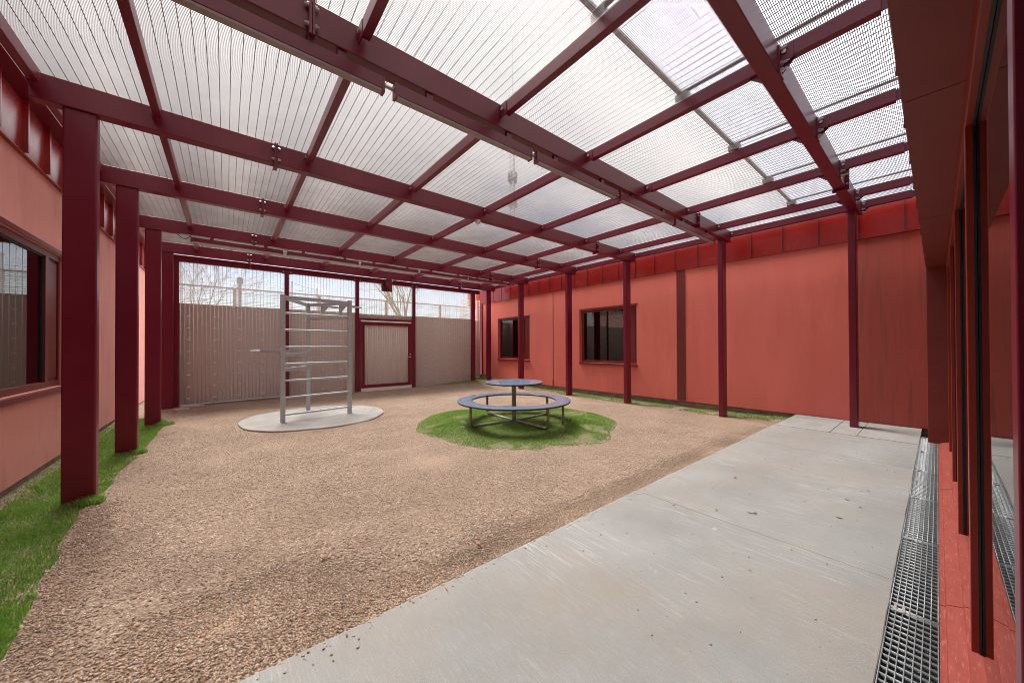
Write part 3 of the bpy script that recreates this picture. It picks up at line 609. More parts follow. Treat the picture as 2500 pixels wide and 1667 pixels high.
# surveillance camera on the head beam
sv_ = empty('surveillance_camera', (4.0, FY-0.1, 3.1), 'red surveillance camera on a plate below the back beam', 'camera')
MB().box(3.835, 4.175, FY-0.070, FY-0.060, 3.115, 3.50).build('mount_plate', 'frame', sv_)
MB().rbox(3.94, 4.125, FY-0.20, FY-0.0705, 3.255, 3.49, 'z', 0.01, 2).build('housing', 'frame', sv_, smooth=40)
mb = MB(); prof = [(0.06, 3.254), (0.062, 3.225), (0.056, 3.19), (0.040, 3.165), (0.012, 3.155)]
rr = [[(4.03+r*math.cos(2*math.pi*k/16), FY-0.135+r*math.sin(2*math.pi*k/16), z) for k in range(16)] for r, z in prof]
for a, c in zip(rr[:-1], rr[1:]): mb.prism(a, c, caps=False)
mb.add(rr[-1], [tuple(range(16))]); hd = mb.build('ball_head', 'frame', sv_, smooth=60)
q = MB().tube((4.02, FY-0.16, 3.20), (4.005, FY-0.215, 3.182), 0.042, n=14); q.build('lens', 'black', sv_, smooth=40)
MB().path([(4.125, FY-0.1, 3.43), (4.16, FY-0.1, 3.44), (4.185, FY-0.1, 3.47), (4.19, FY-0.1, 3.50)], 0.013, 8).build('cable', 'white', sv_, smooth=60)

# ------------------------------------------------------------------ left building
lb = empty('red_building', (-1.7, 6, -0.2), 'pale salmon rendered building with metal fascia along the left side', 'building')
LX = -1.63
LW = (4.45, 7.17, 0.85, 2.50)
LW2 = (0.6, 3.3, 0.85, 2.50)
wall_x('wall', LX, -0.30, -0.6, 14.5, -0.02, 3.305, [LW, LW2], 'stucco_l', lb)
MB().box(LX-0.30, LX-0.02, -0.6, 14.5, -0.4, -0.021).build('plinth', 'plinth', lb)
for k in range(26):
    y1 = 14.52-0.575*k; y0 = y1-0.575
    if y1 < -0.3: break
    fp = MB().box(LX-0.03, LX+0.02, y0+0.006, y1-0.006, 3.32, 3.86).build('fascia_panel', 'fascia', lb)
    MB().box(LX+0.02, LX+0.062, y0-0.012, y0+0.012, 3.325, 3.86).build('seam', 'fascia', fp)
MB().box(LX-0.3, LX+0.17, -0.6, 14.5, 3.862, 3.93).build('roof_flashing', 'steel', lb)
MB().box(LX-0.04, LX+0.035, -0.6, 14.5, 3.307, 3.319).build('drip_edge', 'mullion', lb)
def window_left(o):
    y0, y1, z0, z1 = o
    xg = LX-0.065
    wn = MB(); fr = wn
    fw = 0.075
    fr.box(xg-0.03, xg+0.035, y0, y1, z1-fw, z1); fr.box(xg-0.03, xg+0.035, y0, y1, z0, z0+fw)
    fr.box(xg-0.03, xg+0.035, y0, y0+fw, z0+fw, z1-fw); fr.box(xg-0.03, xg+0.035, y1-0.045, y1, z0+fw, z1-fw); fr.box(xg-0.03, xg+0.036, y1-0.46, y1-0.37, z0+fw, z1-fw)
    W = fr.build('window', 'frame', lb)
    ip = MB().box(xg-0.02, xg+0.012, y1-0.368, y1-0.047, z0+fw, z1-fw); ip.box(xg+0.012, xg+0.026, y1-0.335, y1-0.08, z0+fw+0.04, z1-fw-0.04); ip.build('vent_panel', 'frame', W)
    MB().box(xg, xg+0.006, y0+fw, y1-0.46, z0+fw, z1-fw).build('pane', 'lglass', W)
    g_ = MB(); g_.box(xg+0.006, xg+0.020, y0+fw, y1-0.46, z1-fw-0.02, z1-fw); g_.box(xg+0.006, xg+0.020, y1-0.485, y1-0.46, z0+fw, z1-fw); g_.build('gasket', 'black', W)
    MB().box(LX-0.08, LX+0.06, y0-0.02, y1+0.02, z0-0.06, z0-0.002).build('sill', 'frame', W)
    MB().box(LX-0.001, LX+0.012, y0-0.035, y1+0.035, z1+0.002, z1+0.05).build('head_trim', 'frame', W)
    rm = MB(); X0, X1 = LX-3.2, LX-0.301
    rm.add([(X0, y0-.3, 0), (X0, y1+.3, 0), (X0, y1+.3, 3), (X0, y0-.3, 3), (X1, y0-.3, 0), (X1, y1+.3, 0), (X1, y1+.3, 3), (X1, y0-.3, 3)], [(0, 1, 2, 3), (0, 1, 5, 4), (1, 2, 6, 5), (2, 3, 7, 6), (3, 0, 4, 7)])
    rm.build('room', 'dark', lb)
    return W
window_left(LW); window_left(LW2)

# ------------------------------------------------------------------ right building
rb = empty('red_building', (8.7, 6, -0.2), 'salmon red rendered building with two dark windows along the right side', 'building')
RX = 8.52
RW = [(9.375, 11.245, 0.845, 2.43), (5.115, 7.03, 0.835, 2.435)]
wall_x('wall', RX, 0.30, 0.90, 12.9, 0.005, 3.16, RW, 'stucco_r', rb)
wall_x('stained_shaded_wall', RX, 0.30, -0.6, 0.90, 0.005, 3.16, [], 'stain_shade', rb)  # wall end: stains plus shade from roofing and soffit, both in the colour
MB().box(RX+0.035, RX+0.30, -0.6, 12.9, -0.5, 0.004).build('plinth', 'plinth', rb)
ys_s = [0.33+0.5335*k for k in range(-2, 24)]
for y0 in ys_s:
    y1 = y0+0.5335
    if y1 > 12.75: break
    fp = MB().box(RX-0.02, RX+0.10, y0+0.004, y1-0.004, 3.175, 3.72).build('fascia_panel', 'fascia', rb)
    MB().box(RX-0.032, RX-0.02, y0-0.007, y0+0.007, 3.18, 3.72).build('seam', 'frame', fp)
MB().box(RX-0.025, RX+0.05, -0.6, 12.66, 3.162, 3.173).build('drip_edge', 'mullion', rb)
MB().box(RX-0.03, RX+0.3, -0.6, 12.66, 3.722, 3.76).build('roof_flashing', 'brown', rb)
MB().box(RX-0.012, RX-0.001, 3.825, 4.03, 0.02, 3.155).build('cover_strip', 'frame', rb)
MB().box(RX-0.003, RX-0.0005, 8.185, 8.205, 0.01, 3.155).build('expansion_joint', 'black', rb)
MB().box(RX-0.014, RX-0.001, 8.18, 8.225, 0.02, 0.20).build('joint_cap', 'mullion', rb)
MB().box(RX-0.10, RX+0.1, 12.70, 13.4, 3.15, 3.72).build('eaves_return', 'stucco_r', rb)
q = MB().box(RX-0.06, RX-0.012, 12.34, 12.62, 0.03, 3.15).build('corner_strip', 'steel', rb)
qb = MB()
for z in np.arange(0.5, 3.2, 0.53):
    for yy in (12.39, 12.57): qb.tube((RX-0.068, yy, z), (RX-0.06, yy, z), 0.011, n=6)
tag(qb.build('rivets', 'fascia', q), kind='stuff')
def window_right(o):
    y0, y1, z0, z1 = o; xg = RX+0.10; fw = 0.075
    fr = MB()
    fr.box(xg-0.035, xg+0.03, y0, y1, z1-fw, z1); fr.box(xg-0.035, xg+0.03, y0, y1, z0, z0+fw)
    fr.box(xg-0.035, xg+0.03, y0, y0+0.05, z0+fw, z1-fw); fr.box(xg-0.035, xg+0.03, y1-fw, y1, z0+fw, z1-fw); fr.box(xg-0.036, xg+0.03, y0+0.36, y0+0.44, z0+fw, z1-fw)
    W = fr.build('window', 'frame', rb)
    ip = MB().box(xg-0.012, xg+0.02, y0+0.05, y0+0.36, z0+fw, z1-fw); ip.box(xg-0.024, xg-0.012, y0+0.08, y0+0.33, z0+fw+0.04, z1-fw-0.04); ip.build('vent_panel', 'frame', W)
    MB().box(xg-0.006, xg, y0+0.44, y1-fw, z0+fw, z1-fw).build('pane', 'glass', W)
    MB().box(RX-0.055, RX+0.07, y0-0.02, y1+0.02, z0-0.055, z0-0.002).build('sill', 'frame', W)
    MB().box(RX-0.012, RX+0.001, y0-0.03, y1+0.03, z1+0.002, z1+0.04).build('head_trim', 'frame', W)
    MB().box(RX-0.010, RX-0.001, y1+0.002, y1+0.03, z0, z1).build('side_trim', 'frame', W)
    # curtains just inside
    cu = MB(); xc = RX+0.36; n = 26
    for (c0, c1) in ((y1-0.55, y1-0.08),):
        prev = None
        for k in range(n+1):
            yy = c0+(c1-c0)*k/n; xx = xc+0.03*math.sin(k*1.7)+0.01*math.sin(k*0.6)
            cur = [(xx, yy, z0-0.1), (xx, yy, z1+0.1)]
            if prev: cu.add([prev[0], cur[0], cur[1], prev[1]], [(0, 1, 2, 3)])
            prev = cur
    cu.build('curtain', 'curtain', W)
    rm = MB(); X0, X1 = RX+3.2, RX+0.301
    rm.add([(X0, y0-.3, 0), (X0, y1+.3, 0), (X0, y1+.3, 3), (X0, y0-.3, 3), (X1, y0-.3, 0), (X1, y1+.3, 0), (X1, y1+.3, 3), (X1, y0-.3, 3)], [(0, 1, 2, 3), (0, 1, 5, 4), (1, 2, 6, 5), (2, 3, 7, 6), (3, 0, 4, 7)])
    rm.build('room', 'dark', rb)
for o in RW: window_right(o)
# small junction box at the foot of the far corner
jb = empty('junction_box', (8.40, 12.2, -0.02), 'small grey box on the ground in the far right corner', 'box')
MB().rbox(8.28, 8.46, 12.06, 12.26, 0.0, 0.15, 'z', 0.01, 2).build('casing', 'greypole', jb, smooth=40)
MB().box(8.27, 8.47, 12.05, 12.27, 0.15, 0.165).build('lid', 'black', jb)
tag(MB().path([(8.3, 11.9, 0.17), (8.33, 11.6, 0.15), (8.36, 11.4, 0.09), (8.38, 11.2, 0.0)], 0.012, 6).build('cable', 'black', None, smooth=60), 'dark cable curving down at the far right corner', 'cable')

# ------------------------------------------------------------------ glazed front beside the camera
fb = empty('glazed_front', (3, -0.2, 0), 'red framed glazed front of the building at the right edge', 'building')
YM, YG = -0.080, -0.108
MB().rbox(7.415, 8.515, -0.6, 0.093, 0.0, 2.379, 'z', 0.006, 2).build('pier', 'soffit', fb, smooth=40)
sx = [-2.2, 0.05, 2.295, 4.535, 6.775, 8.515]
for i in range(5):
    MB().box(sx[i]+0.003, sx[i+1]-0.003, -0.6, 0.09, 2.38, 2.42).build('soffit_panel', 'soffit', fb)
    # sill pieces: outer lip, low slope, upstand under the glass
x_s = [-1.7, 0.56, 2.815, 5.05, 7.412]
for i in range(4):
    a, c = x_s[i]+0.003, x_s[i+1]-0.003
    prof = [(0.004, -0.12), (0.004, 0.0), (-0.015, 0.002), (-0.018, 0.012), (-0.070, 0.026), (-0.074, 0.034), (-0.112, 0.040), (-0.16, 0.040), (-0.16, -0.12)]
    MB().prism([(a, y, z) for y, z in prof], [(c, y, z) for y, z in prof]).build('sill', 'sill', fb)
mxs = [-0.48, 0.977, 2.425, 3.868, 5.31, 6.755]
for k, x in enumerate(mxs):
    q = MB().rbox(x, x+0.062, YG, YM, 0.037, 2.245, 'z', 0.003, 2).build('mullion', 'steel' if k < 2 else 'mullion', fb, smooth=40)
    MB().box(x-0.010, x-0.0005, YG+0.0005, YG+0.008, 0.041, 2.245).build('gasket', 'black', q)
MB().rbox(-2.2, 7.412, YG, YM, 2.246, 2.379, 'x', 0.003, 2).build('head_frame', 'mullion', fb, smooth=40)
MB().box(-2.2, 7.412, YG+0.0005, YG+0.008, 2.236, 2.2455).build('gasket', 'black', fb)
for i in range(len(mxs)):
    a = mxs[i]+0.03; c = mxs[i+1]+0.03 if i+1 < len(mxs) else 7.412
    MB().box(a+0.001, c-0.001, YG-0.008, YG-0.0005, 0.0405, 2.378).build('pane', 'fglass', fb)
# wall above the soffit, clad in seamed metal
for k in range(22):
    x0 = -2.2+0.5335*k; x1 = x0+0.5335
    if x1 > 8.49: break
    fp = MB().box(x0+0.004, x1-0.004, -0.6, 0.078, 2.421, 3.72).build('fascia_panel', 'fascia', fb)
    MB().box(x0-0.006, x0+0.006, 0.078, 0.098, 2.395, 3.72).build('seam', 'steel', fp)
rm = MB(); rm.add([(-2.5, -4.5, 0.0), (8.4, -4.5, 0.0), (8.4, -4.5, 2.9), (-2.5, -4.5, 2.9), (-2.5, -0.13, 0.0), (8.4, -0.13, 0.0), (8.4, -0.13, 2.9), (-2.5, -0.13, 2.9)], [(0, 1, 2, 3), (0, 1, 5, 4), (1, 2, 6, 5), (2, 3, 7, 6), (3, 0, 4, 7)])
rm.build('room', 'dark', fb)

# drain channel and its grating panels
MB_ch = MB(); MB_ch.add([(-2.2, 0.0045, -0.125), (8.5, 0.0045, -0.125), (8.5, 0.1675, -0.125), (-2.2, 0.1675, -0.125)], [(0, 1, 2, 3)])
tag(MB_ch.build('drain_channel', 'channel'), 'dark bed of the drain channel below the grating', 'drain', kind='structure')
gjs = [2.62+1.021*k for k in range(-3, 7)]
labs_g = ['nearest the camera', 'second from the camera', 'third from the camera', 'fourth from the camera', 'fifth from the camera', 'sixth from the camera', 'seventh from the camera', 'eighth from the camera']
gi = 0
gjs = [g for g in gjs if g < 8.6]
for k in range(len(gjs)-1):
    x0, x1 = gjs[k]+0.003, min(gjs[k+1]-0.003, 8.49)
    if x1 < 1.0: continue
    B = []
    for y_ in np.linspace(0.008, 0.164, 8): B.append((x0, x1, y_-0.0016, y_+0.0016, -0.030, -0.001))
    for x_ in np.arange(x0+0.004, x1, 0.045): B.append((x_-0.0012, x_+0.0012, 0.006, 0.166, -0.022, -0.0025))
    B.append((x0, x0+0.004, 0.006, 0.166, -0.030, -0.001)); B.append((x1-0.004, x1, 0.006, 0.166, -0.030, -0.001))
    o = wires('drain_grating', np.array(B), 'grate', None)
    tag(o, 'galvanised grating panel in the drain beside the glazed front, %s' % labs_g[gi], 'grating', 'drain grating panels'); gi += 1
    if x1 > 8.4: break
    q = MB()
    for dy in (0.118, 0.146):
        q.box(x1-0.035, x1+0.04, dy-0.005, dy+0.005, -0.001, 0.003)
    for dx in (-0.028, 0.033): q.tube((x1+dx, 0.132, -0.001), (x1+dx, 0.132, 0.004), 0.012, n=8)
    q.build('grating_clip', 'bolt', o)

# ------------------------------------------------------------------ picnic table with ring bench
TX, TY, TZ = 3.97, 4.79, -0.012
tb = empty('picnic_table', (TX, TY, TZ), 'round blue grey table with ring bench on the grass island', 'table')
def disc(name, r_out, r_in, z0, z1, m, parent, n=72):
    q = MB(); bev = 0.006; prof = [(r_out-bev, z0), (r_out, z0+bev), (r_out, z1-bev), (r_out-bev, z1)]
    if r_in: prof += [(r_in+bev, z1), (r_in, z1-bev), (r_in, z0+bev), (r_in+bev, z0)]
    R_ = [[(TX+r*math.cos(2*math.pi*k/n), TY+r*math.sin(2*math.pi*k/n), z) for k in range(n)] for r, z in prof]
    m_ = len(R_)
    for i in range(m_ if r_in else m_-1): q.prism(R_[i], R_[(i+1) % m_], caps=False)
    if not r_in: q.add(R_[-1], [tuple(range(n))]); q.add(R_[0], [tuple(range(n-1, -1, -1))])
    return q.build(name, m, parent, smooth=35)
top = disc('table_top', 0.515, 0, 0.690, 0.704, 'table', tb); disc('edge_band', 0.512, 0, 0.674, 0.6895, 'black', top)
seat = disc('ring_seat', 1.0, 0.735, 0.377, 0.389, 'table', tb); disc('edge_band', 0.997, 0.738, 0.358, 0.3765, 'black', seat)
MB().tube((TX, TY, TZ-0.05), (TX, TY, 0.66), 0.040, n=20).build('pedestal', 'tube', tb, smooth=40)
q = MB(); 
for a in (0.4, 1.97): q.bar((TX-0.36*math.cos(a), TY-0.36*math.sin(a), 0.663), (TX+0.36*math.cos(a), TY+0.36*math.sin(a), 0.663), 0.04, 0.022)
q.build('top_bracket', 'black', tb)
for a in (175, -91, 88, 2, -52):
    A = math.radians(a); d = Vector((math.cos(A), math.sin(A), 0)); c0 = Vector((TX, TY, 0)); r = 0.865
    if a == -52:
        MB().tube(c0+d*r+Vector((0, 0, -0.08)), c0+d*r+Vector((0, 0, 0.358)), 0.022, n=12).build('leg', 'tube', tb, smooth=40); continue
    zb = 0.015
    pts = [c0+d*(r)+Vector((0, 0, 0.357)), c0+d*r+Vector((0, 0, 0.10))]
    for k in range(7):
        t_ = math.pi/2*k/6; pts.append(c0+d*(r-0.07+0.07*math.cos(t_))+Vector((0, 0, zb+0.07-0.07*math.sin(t_))))
    pts.append(c0+d*0.045+Vector((0, 0, zb)))
    MB().path(pts, 0.0225, 12).build('leg', 'tube', tb, smooth=50)

# ------------------------------------------------------------------ calisthenics frame
PL, PR, PB = Vector((0.81, 7.66, 0)), Vector((2.01, 7.84, 0)), Vector((1.40, 8.80, 0))
ZP = -0.058; ZTOP = 2.30
ef = empty('climbing_frame', (1.4, 8.1, ZP), 'galvanised three post climbing frame with ladder rungs on the concrete pad', 'climbing frame')
def post(p):
    d = (PR-PL).normalized(); n = Vector((-d.y, d.x, 0)); q = MB(); s_ = 0.035
    ring = lambda z: [p+d*x*s_+n*y*s_+Vector((0, 0, z)) for x, y in ((1, 1), (-1, 1), (-1, -1), (1, -1))]
    q.prism(ring(ZP+0.006), ring(ZTOP)); o = q.build('post', 'galv', ef)
    q = MB(); q.box(p.x-0.06, p.x+0.06, p.y-0.06, p.y+0.06, ZP, ZP+0.006); q.build('foot_plate', 'galv', o)
for p in (PL, PR, PB): post(p)
e1 = (PR-PL).normalized()
for z in (1.965, 1.652, 1.333, 1.022, 0.710, 0.397, 0.080):
    MB().tube(PL+e1*0.036+Vector((0, 0, z)), PR-e1*0.036+Vector((0, 0, z)), 0.0185, n=12).build('rung', 'galv', ef, smooth=40)
def zz(p, z): return Vector((p.x, p.y, z))
def member(a, c, z, name='top_rail', s_=0.06, trim=0.04):
    d = (c-a).normalized(); MB().bar(zz(a+d*trim, z), zz(c-d*trim, z), 0.05, s_).build(name, 'galv', ef)
member(PL, PR, ZTOP-0.045); member(PL, PB, ZTOP-0.045); member(PR, PB, ZTOP-0.045)
def arms(a, c, zlo, zhi, outward, name, length, grip):
    member(a, c, zlo, 'side_rail')
    if zhi < 2.2: member(a, c, zhi-0.055, 'side_rail')
    for f_ in (0.30, 0.74):
        p = a.lerp(c, f_); po = p+outward*0.056
        MB().bar(zz(po, zlo-0.03), zz(po, zhi-0.012), 0.05, 0.05).build('stub_post', 'galv', ef)
        e_ = po+outward*(length)
        MB().bar(zz(po-outward*0.02, zhi+0.012), zz(po+outward*(length-grip), zhi+0.012), 0.046, 0.046).build('arm', 'galv', ef)
        MB().tube(zz(po+outward*(length-grip), zhi+0.012), zz(e_, zhi+0.012), 0.0175, n=12).build('grip', 'galv', ef, smooth=40)
        g_ = MB(); w0 = 0.004; sd_ = Vector((-outward.y, outward.x, 0))*w0
        A_, B_, C_ = zz(po+outward*0.026, zhi-0.012), zz(po+outward*0.16, zhi-0.012), zz(po+outward*0.026, zhi-0.15)
        g_.prism([A_-sd_, B_-sd_, C_-sd_], [A_+sd_, B_+sd_, C_+sd_]); g_.build('gusset', 'galv', ef)
nl = Vector(((PB-PL).y, -(PB-PL).x, 0)).normalized(); nl = -nl if nl.dot(PR-PL) > 0 else nl
nr = Vector(((PB-PR).y, -(PB-PR).x, 0)).normalized(); nr = -nr if nr.dot(PL-PR) > 0 else nr
arms(PB, PL, 0.905, 1.245, nl, 'dip', 0.62, 0.17)
arms(PB, PR, 1.95, 2.225, nr, 'pull', 0.62, 0.20)

# ------------------------------------------------------------------ beyond the fence
of = empty('outer_fence', (3, 14, -0.4), 'second mesh fence with thin posts and top rail beyond the back fence', 'fence')
MB().box(-4.2, 12, 13.97, 14.03, 3.165, 3.205).build('top_rail', 'fence2', of)
pxo = [-2.17+2.38*k for k in range(6)]
for x in pxo: MB().box(x-0.045, x+0.045, 13.965, 14.035, -0.45, 3.163).build('post', 'fence2', of)
for a, c in zip(pxo[:-1], pxo[1:]):
    x0, x1 = a+0.047, c-0.047; zs_ = np.arange(1.6, 3.15, 0.045); xs_ = np.arange(x0+0.05, x1, 0.19)
    B1 = np.stack([np.full_like(zs_, x0), np.full_like(zs_, x1), np.full_like(zs_, 14.0), np.full_like(zs_, 14.006), zs_-0.003, zs_+0.003], 1)
    B2 = np.stack([xs_-0.003, xs_+0.003, np.full_like(xs_, 13.994), np.full_like(xs_, 14.0), np.full_like(xs_, 1.6), np.full_like(xs_, 3.15)], 1)
    wires('mesh_panel', np.concatenate([B1, B2]), 'greypole', of)
# pole with a square board, net posts and ball net
bp_ = empty('board_pole', (0.48, 20, -0.45), 'grey pole carrying a square board beyond the fences', 'pole')
MB().tube((0.48, 20, -0.45), (0.48, 20, 4.2), 0.055, n=10).build('pole', 'greypole', bp_, smooth=40)
MB().add([(0.365, 19.93, 4.21), (0.605, 19.93, 4.21), (0.605, 19.93, 4.46), (0.54, 19.93, 4.50), (0.48, 19.93, 4.53), (0.42, 19.93, 4.50), (0.365, 19.93, 4.46),
          (0.365, 19.96, 4.21), (0.605, 19.96, 4.21), (0.605, 19.96, 4.46), (0.54, 19.96, 4.50), (0.48, 19.96, 4.53), (0.42, 19.96, 4.50), (0.365, 19.96, 4.46)],
         [(0, 1, 2, 3, 4, 5, 6), (13, 12, 11, 10, 9, 8, 7)]+[(i, 7+i, 7+(i+1) % 7, (i+1) % 7) for i in range(7)]).build('board', 'greypole', bp_)
for x, zt, lab in [(2.49, 4.52, 'taller pale net post right of the second fence post'), (3.575, 4.28, 'shorter pale net post farther right'), (-1.45, 4.5, 'pale net post at the left end of the net')]:
    t = empty('net_post', (x, 20, -0.45), lab, 'post', 'net posts')
    MB().tube((x, 20, -0.45), (x, 20, zt), 0.05, n=10).build('pole', 'farwall', t, smooth=40)
    MB().tube((x, 20, zt), (x, 20, zt+0.03), 0.06, n=10).build('cap', 'farroof', t, smooth=40)
zs_ = np.arange(2.0, 4.44, 0.12); xs_ = np.arange(-1.4, 2.45, 0.12)
B1 = np.stack([np.full_like(zs_, -1.4), np.full_like(zs_, 2.45), np.full_like(zs_, 20.0), np.full_like(zs_, 20.006), zs_-0.006, zs_+0.006], 1)
B2 = np.stack([xs_-0.006, xs_+0.006, np.full_like(xs_, 19.994), np.full_like(xs_, 20.0), np.full_like(xs_, 2.0), np.full_like(xs_, 4.46)], 1)
tag(wires('ball_net', np.concatenate([B1, B2]), 'net', None), 'pale ball net hung between the net posts', 'net')
q = MB().path([(2.49, 20, 4.50), (2.85, 20, 4.40), (3.2, 20, 4.31), (3.575, 20, 4.27)], 0.008, 5); q.path([(2.49, 20, 4.15), (3.0, 20, 4.13), (3.575, 20, 4.15)], 0.007, 5)
tag(q.build('net_cable', 'greypole'), 'two thin cables between the two right net posts', 'cable')
# low pale building far behind
fbld = empty('far_building', (6, 60, -0.4), 'long low pale building far behind the fences', 'building')
MB().box(-25, 45, 58, 68, -0.45, 5.6).build('wall', 'farwall', fbld)
MB().prism([(-25.5, 57.5, 5.6), (-25.5, 68.5, 5.6), (-25.5, 63, 6.9)], [(45.5, 57.5, 5.6), (45.5, 68.5, 5.6), (45.5, 63, 6.9)]).build('roof', 'farroof', fbld)
for k in range(14): MB().box(-22+4.6*k, -20+4.6*k, 57.95, 58.02, 1.5, 3.6).build('window', 'curtain', fbld)

def bare_tree(name, x, y, z0, trunk_r, height, seed, m, label, fork=0.3, spread=0.55, depth=5):
    R = random.Random(seed); t = empty(name, (x, y, z0), label, 'tree', 'bare trees beyond the fence')
    tr, cr_ = MB(), MB()
    def grow(p, d, ln, r, lev, mb):
        pts, rs = [p], [r]; n = 4 if lev < 3 else 3; q = p; dd = d
        for k in range(n):
            dd = (dd+Vector((R.uniform(-1, 1), R.uniform(-1, 1), R.uniform(-0.3, 0.7)))*0.11).normalized(); q = q+dd*ln/n; pts.append(q); rs.append(r*(1-0.42*(k+1)/n))
        mb.path(pts, rs, 7 if lev < 2 else (5 if lev < 4 else 3))
        if lev >= depth: return
        kids = 5 if lev == 0 else R.choice((3, 3, 4))
        for k in range(kids):
            f_ = R.uniform(0.35, 1.0) if lev else R.uniform(0.8, 1.0); i = min(int(f_*n), n-1); base = pts[i].lerp(pts[i+1], f_*n-i)
            a = R.uniform(0, 2*math.pi); side = dd.orthogonal().normalized(); side = Matrix.Rotation(a, 3, dd) @ side
            nd = (dd*R.uniform(0.75, 1.0)+side*spread*R.uniform(0.6, 1.25)+Vector((0, 0, 0.10))).normalized()
            grow(base, nd, ln*R.uniform(0.55, 0.82), max(rs[i+1]*R.uniform(0.5, 0.72), 0.004), lev+1, cr_)
    grow(Vector((x, y, z0)), Vector((0, 0, 1)), height*fork, trunk_r, 0, tr)
    tr.build('trunk', m, t, smooth=60); cr_.build('crown', m, t)
bare_tree('bare_tree', 9.45, 22, -0.45, 0.20, 9.0, 3, 'bark', 'bare branching tree with pale trunk seen above the gate', fork=0.38, spread=0.50, depth=6)
bare_tree('bare_tree', -0.85, 18.5, -0.45, 0.05, 5.2, 11, 'bark2', 'thin bare tree left of the square board, right of two', fork=0.55, spread=0.7, depth=5)
bare_tree('bare_tree', -1.55, 17.5, -0.45, 0.05, 4.9, 5, 'bark2', 'thin bare tree at the far left end of the fence', fork=0.5, spread=0.65, depth=4)
# tall lattice mast seen through the roof
MD = 70.0; mdir = Vector((0.6355, 0.768, 0)).normalized(); mp_ = mdir*MD
ms = empty('lattice_mast', (mp_.x, mp_.y, -0.45), 'tall thin lattice mast seen through the roof mesh', 'mast')
legs = [Vector((mp_.x+0.55*math.cos(a), mp_.y+0.55*math.sin(a), 0)) for a in (0.5, 2.6, 4.7)]
for l_ in legs: MB().tube(zz(l_, -0.45), zz(l_, 52), 0.055, n=6).build('leg', 'greypole', ms)
q = MB()
for k in range(52):
    for i in range(3): q.tube(zz(legs[i], k*1.0), zz(legs[(i+1) % 3], k*1.0+1.0), 0.022, n=4)
q.build('bracing', 'greypole', ms)
for z_ in (30, 35): 
    q = MB().tube((mp_.x, mp_.y, z_), (mp_.x, mp_.y, z_+0.2), 0.75, n=10)
    for k in range(5): a = k*1.25; q.box(mp_.x+0.8*math.cos(a)-0.15, mp_.x+0.8*math.cos(a)+0.15, mp_.y+0.8*math.sin(a)-0.15, mp_.y+0.8*math.sin(a)+0.15, z_-0.6, z_+1.2)
    q.build('platform', 'greypole', ms)
MB().tube((mp_.x, mp_.y, 51), (mp_.x, mp_.y, 64), 0.05, n=6).build('antenna', 'greypole', ms)

# ------------------------------------------------------------------ loose stones, grass, leaves
ico = None
IV = np.array([(1, 0, 0), (0.3, 0.95, 0), (-0.8, 0.6, 0), (-0.8, -0.6, 0), (0.3, -0.95, 0), (0, 0, 1), (0, 0, -1)], float)
IF = np.array([(0, 1, 5), (1, 2, 5), (2, 3, 5), (3, 4, 5), (4, 0, 5), (1, 0, 6), (2, 1, 6), (3, 2, 6), (4, 3, 6), (0, 4, 6)])
def stones(name, P, S, label):
    n = len(P); k = len(IV)
    jit = 1+0.35*(rng.random((n, k, 1))-0.5)
    base = IV[None]*jit*S[:, None, None]*np.stack([0.8+0.6*rng.random(n), 0.7+0.4*rng.random(n), 0.45+0.35*rng.random(n)], 1)[:, None, :]
    a = rng.random(n)*2*np.pi; c, s = np.cos(a), np.sin(a)
    x = base[:, :, 0]*c[:, None]-base[:, :, 1]*s[:, None]; y = base[:, :, 0]*s[:, None]+base[:, :, 1]*c[:, None]
    V = np.stack([x+P[:, 0:1], y+P[:, 1:2], base[:, :, 2]+P[:, 2:3]], 2).reshape(-1, 3)
    F = (IF[None]+k*np.arange(n)[:, None, None]).reshape(-1, 3)
    me = fast_mesh(name, V, F, 'pebble'); return tag(link(name, me, None, (0, 0, 0)), label, 'gravel', kind='stuff')
def in_grass(x, y): return (np.hypot(x-MC[0], y-MC[1]) < mound_edge(x, y)) | (x < left_edge(y)) | (x > right_edge(y))
def left_edge(y): return np.interp(y, [2.0, 2.63, 3.17, 3.62, 4.15, 4.76, 5.3, 7, 9.3, 9.8, 12], [-0.70, -0.77, -0.83, -0.88, -0.925, -0.955, -0.93, -0.90, -0.84, -1.0, -1.2])+0.05*(vnoise(y*0+2, y, 4)-0.5)
def right_edge(y): return np.interp(y, [1.7, 2.5, 3.5, 5, 7, 8.5, 9.8, 10.6, 11.3, 12.5], [8.05, 7.85, 7.95, 7.85, 7.90, 8.2, 8.2, 7.3, 5.6, 5.3])+0.25*(vnoise(y*0+5, y, 2.2)-0.5)
# compacted field, thinning with distance
n = 190000
r_ = 1.0+8.0*rng.random(n)**1.6; az = np.radians(rng.uniform(-20, 80, n)); px = r_*np.sin(az); py = r_*np.cos(az)
ok = (py > 1.79) & (px > -1.1) & (px < 8.2) & (py < 11) & ~in_grass(px, py) & (np.hypot(px-PC[0], py-PC[1]) > 1.30)
dens = vnoise(px, py, 1.1)*0.6+vnoise(px+9, py, 3.0)*0.4
ok &= dens > 0.22+0.25*rng.random(n)
px, py = px[ok], py[ok]; S = 0.0022+0.0055*rng.random(len(px))**2.2
stones('gravel_stones', np.stack([px, py, gz(px, py)+S*0.25], 1), S, 'small loose stones strewn over the sandy ground')
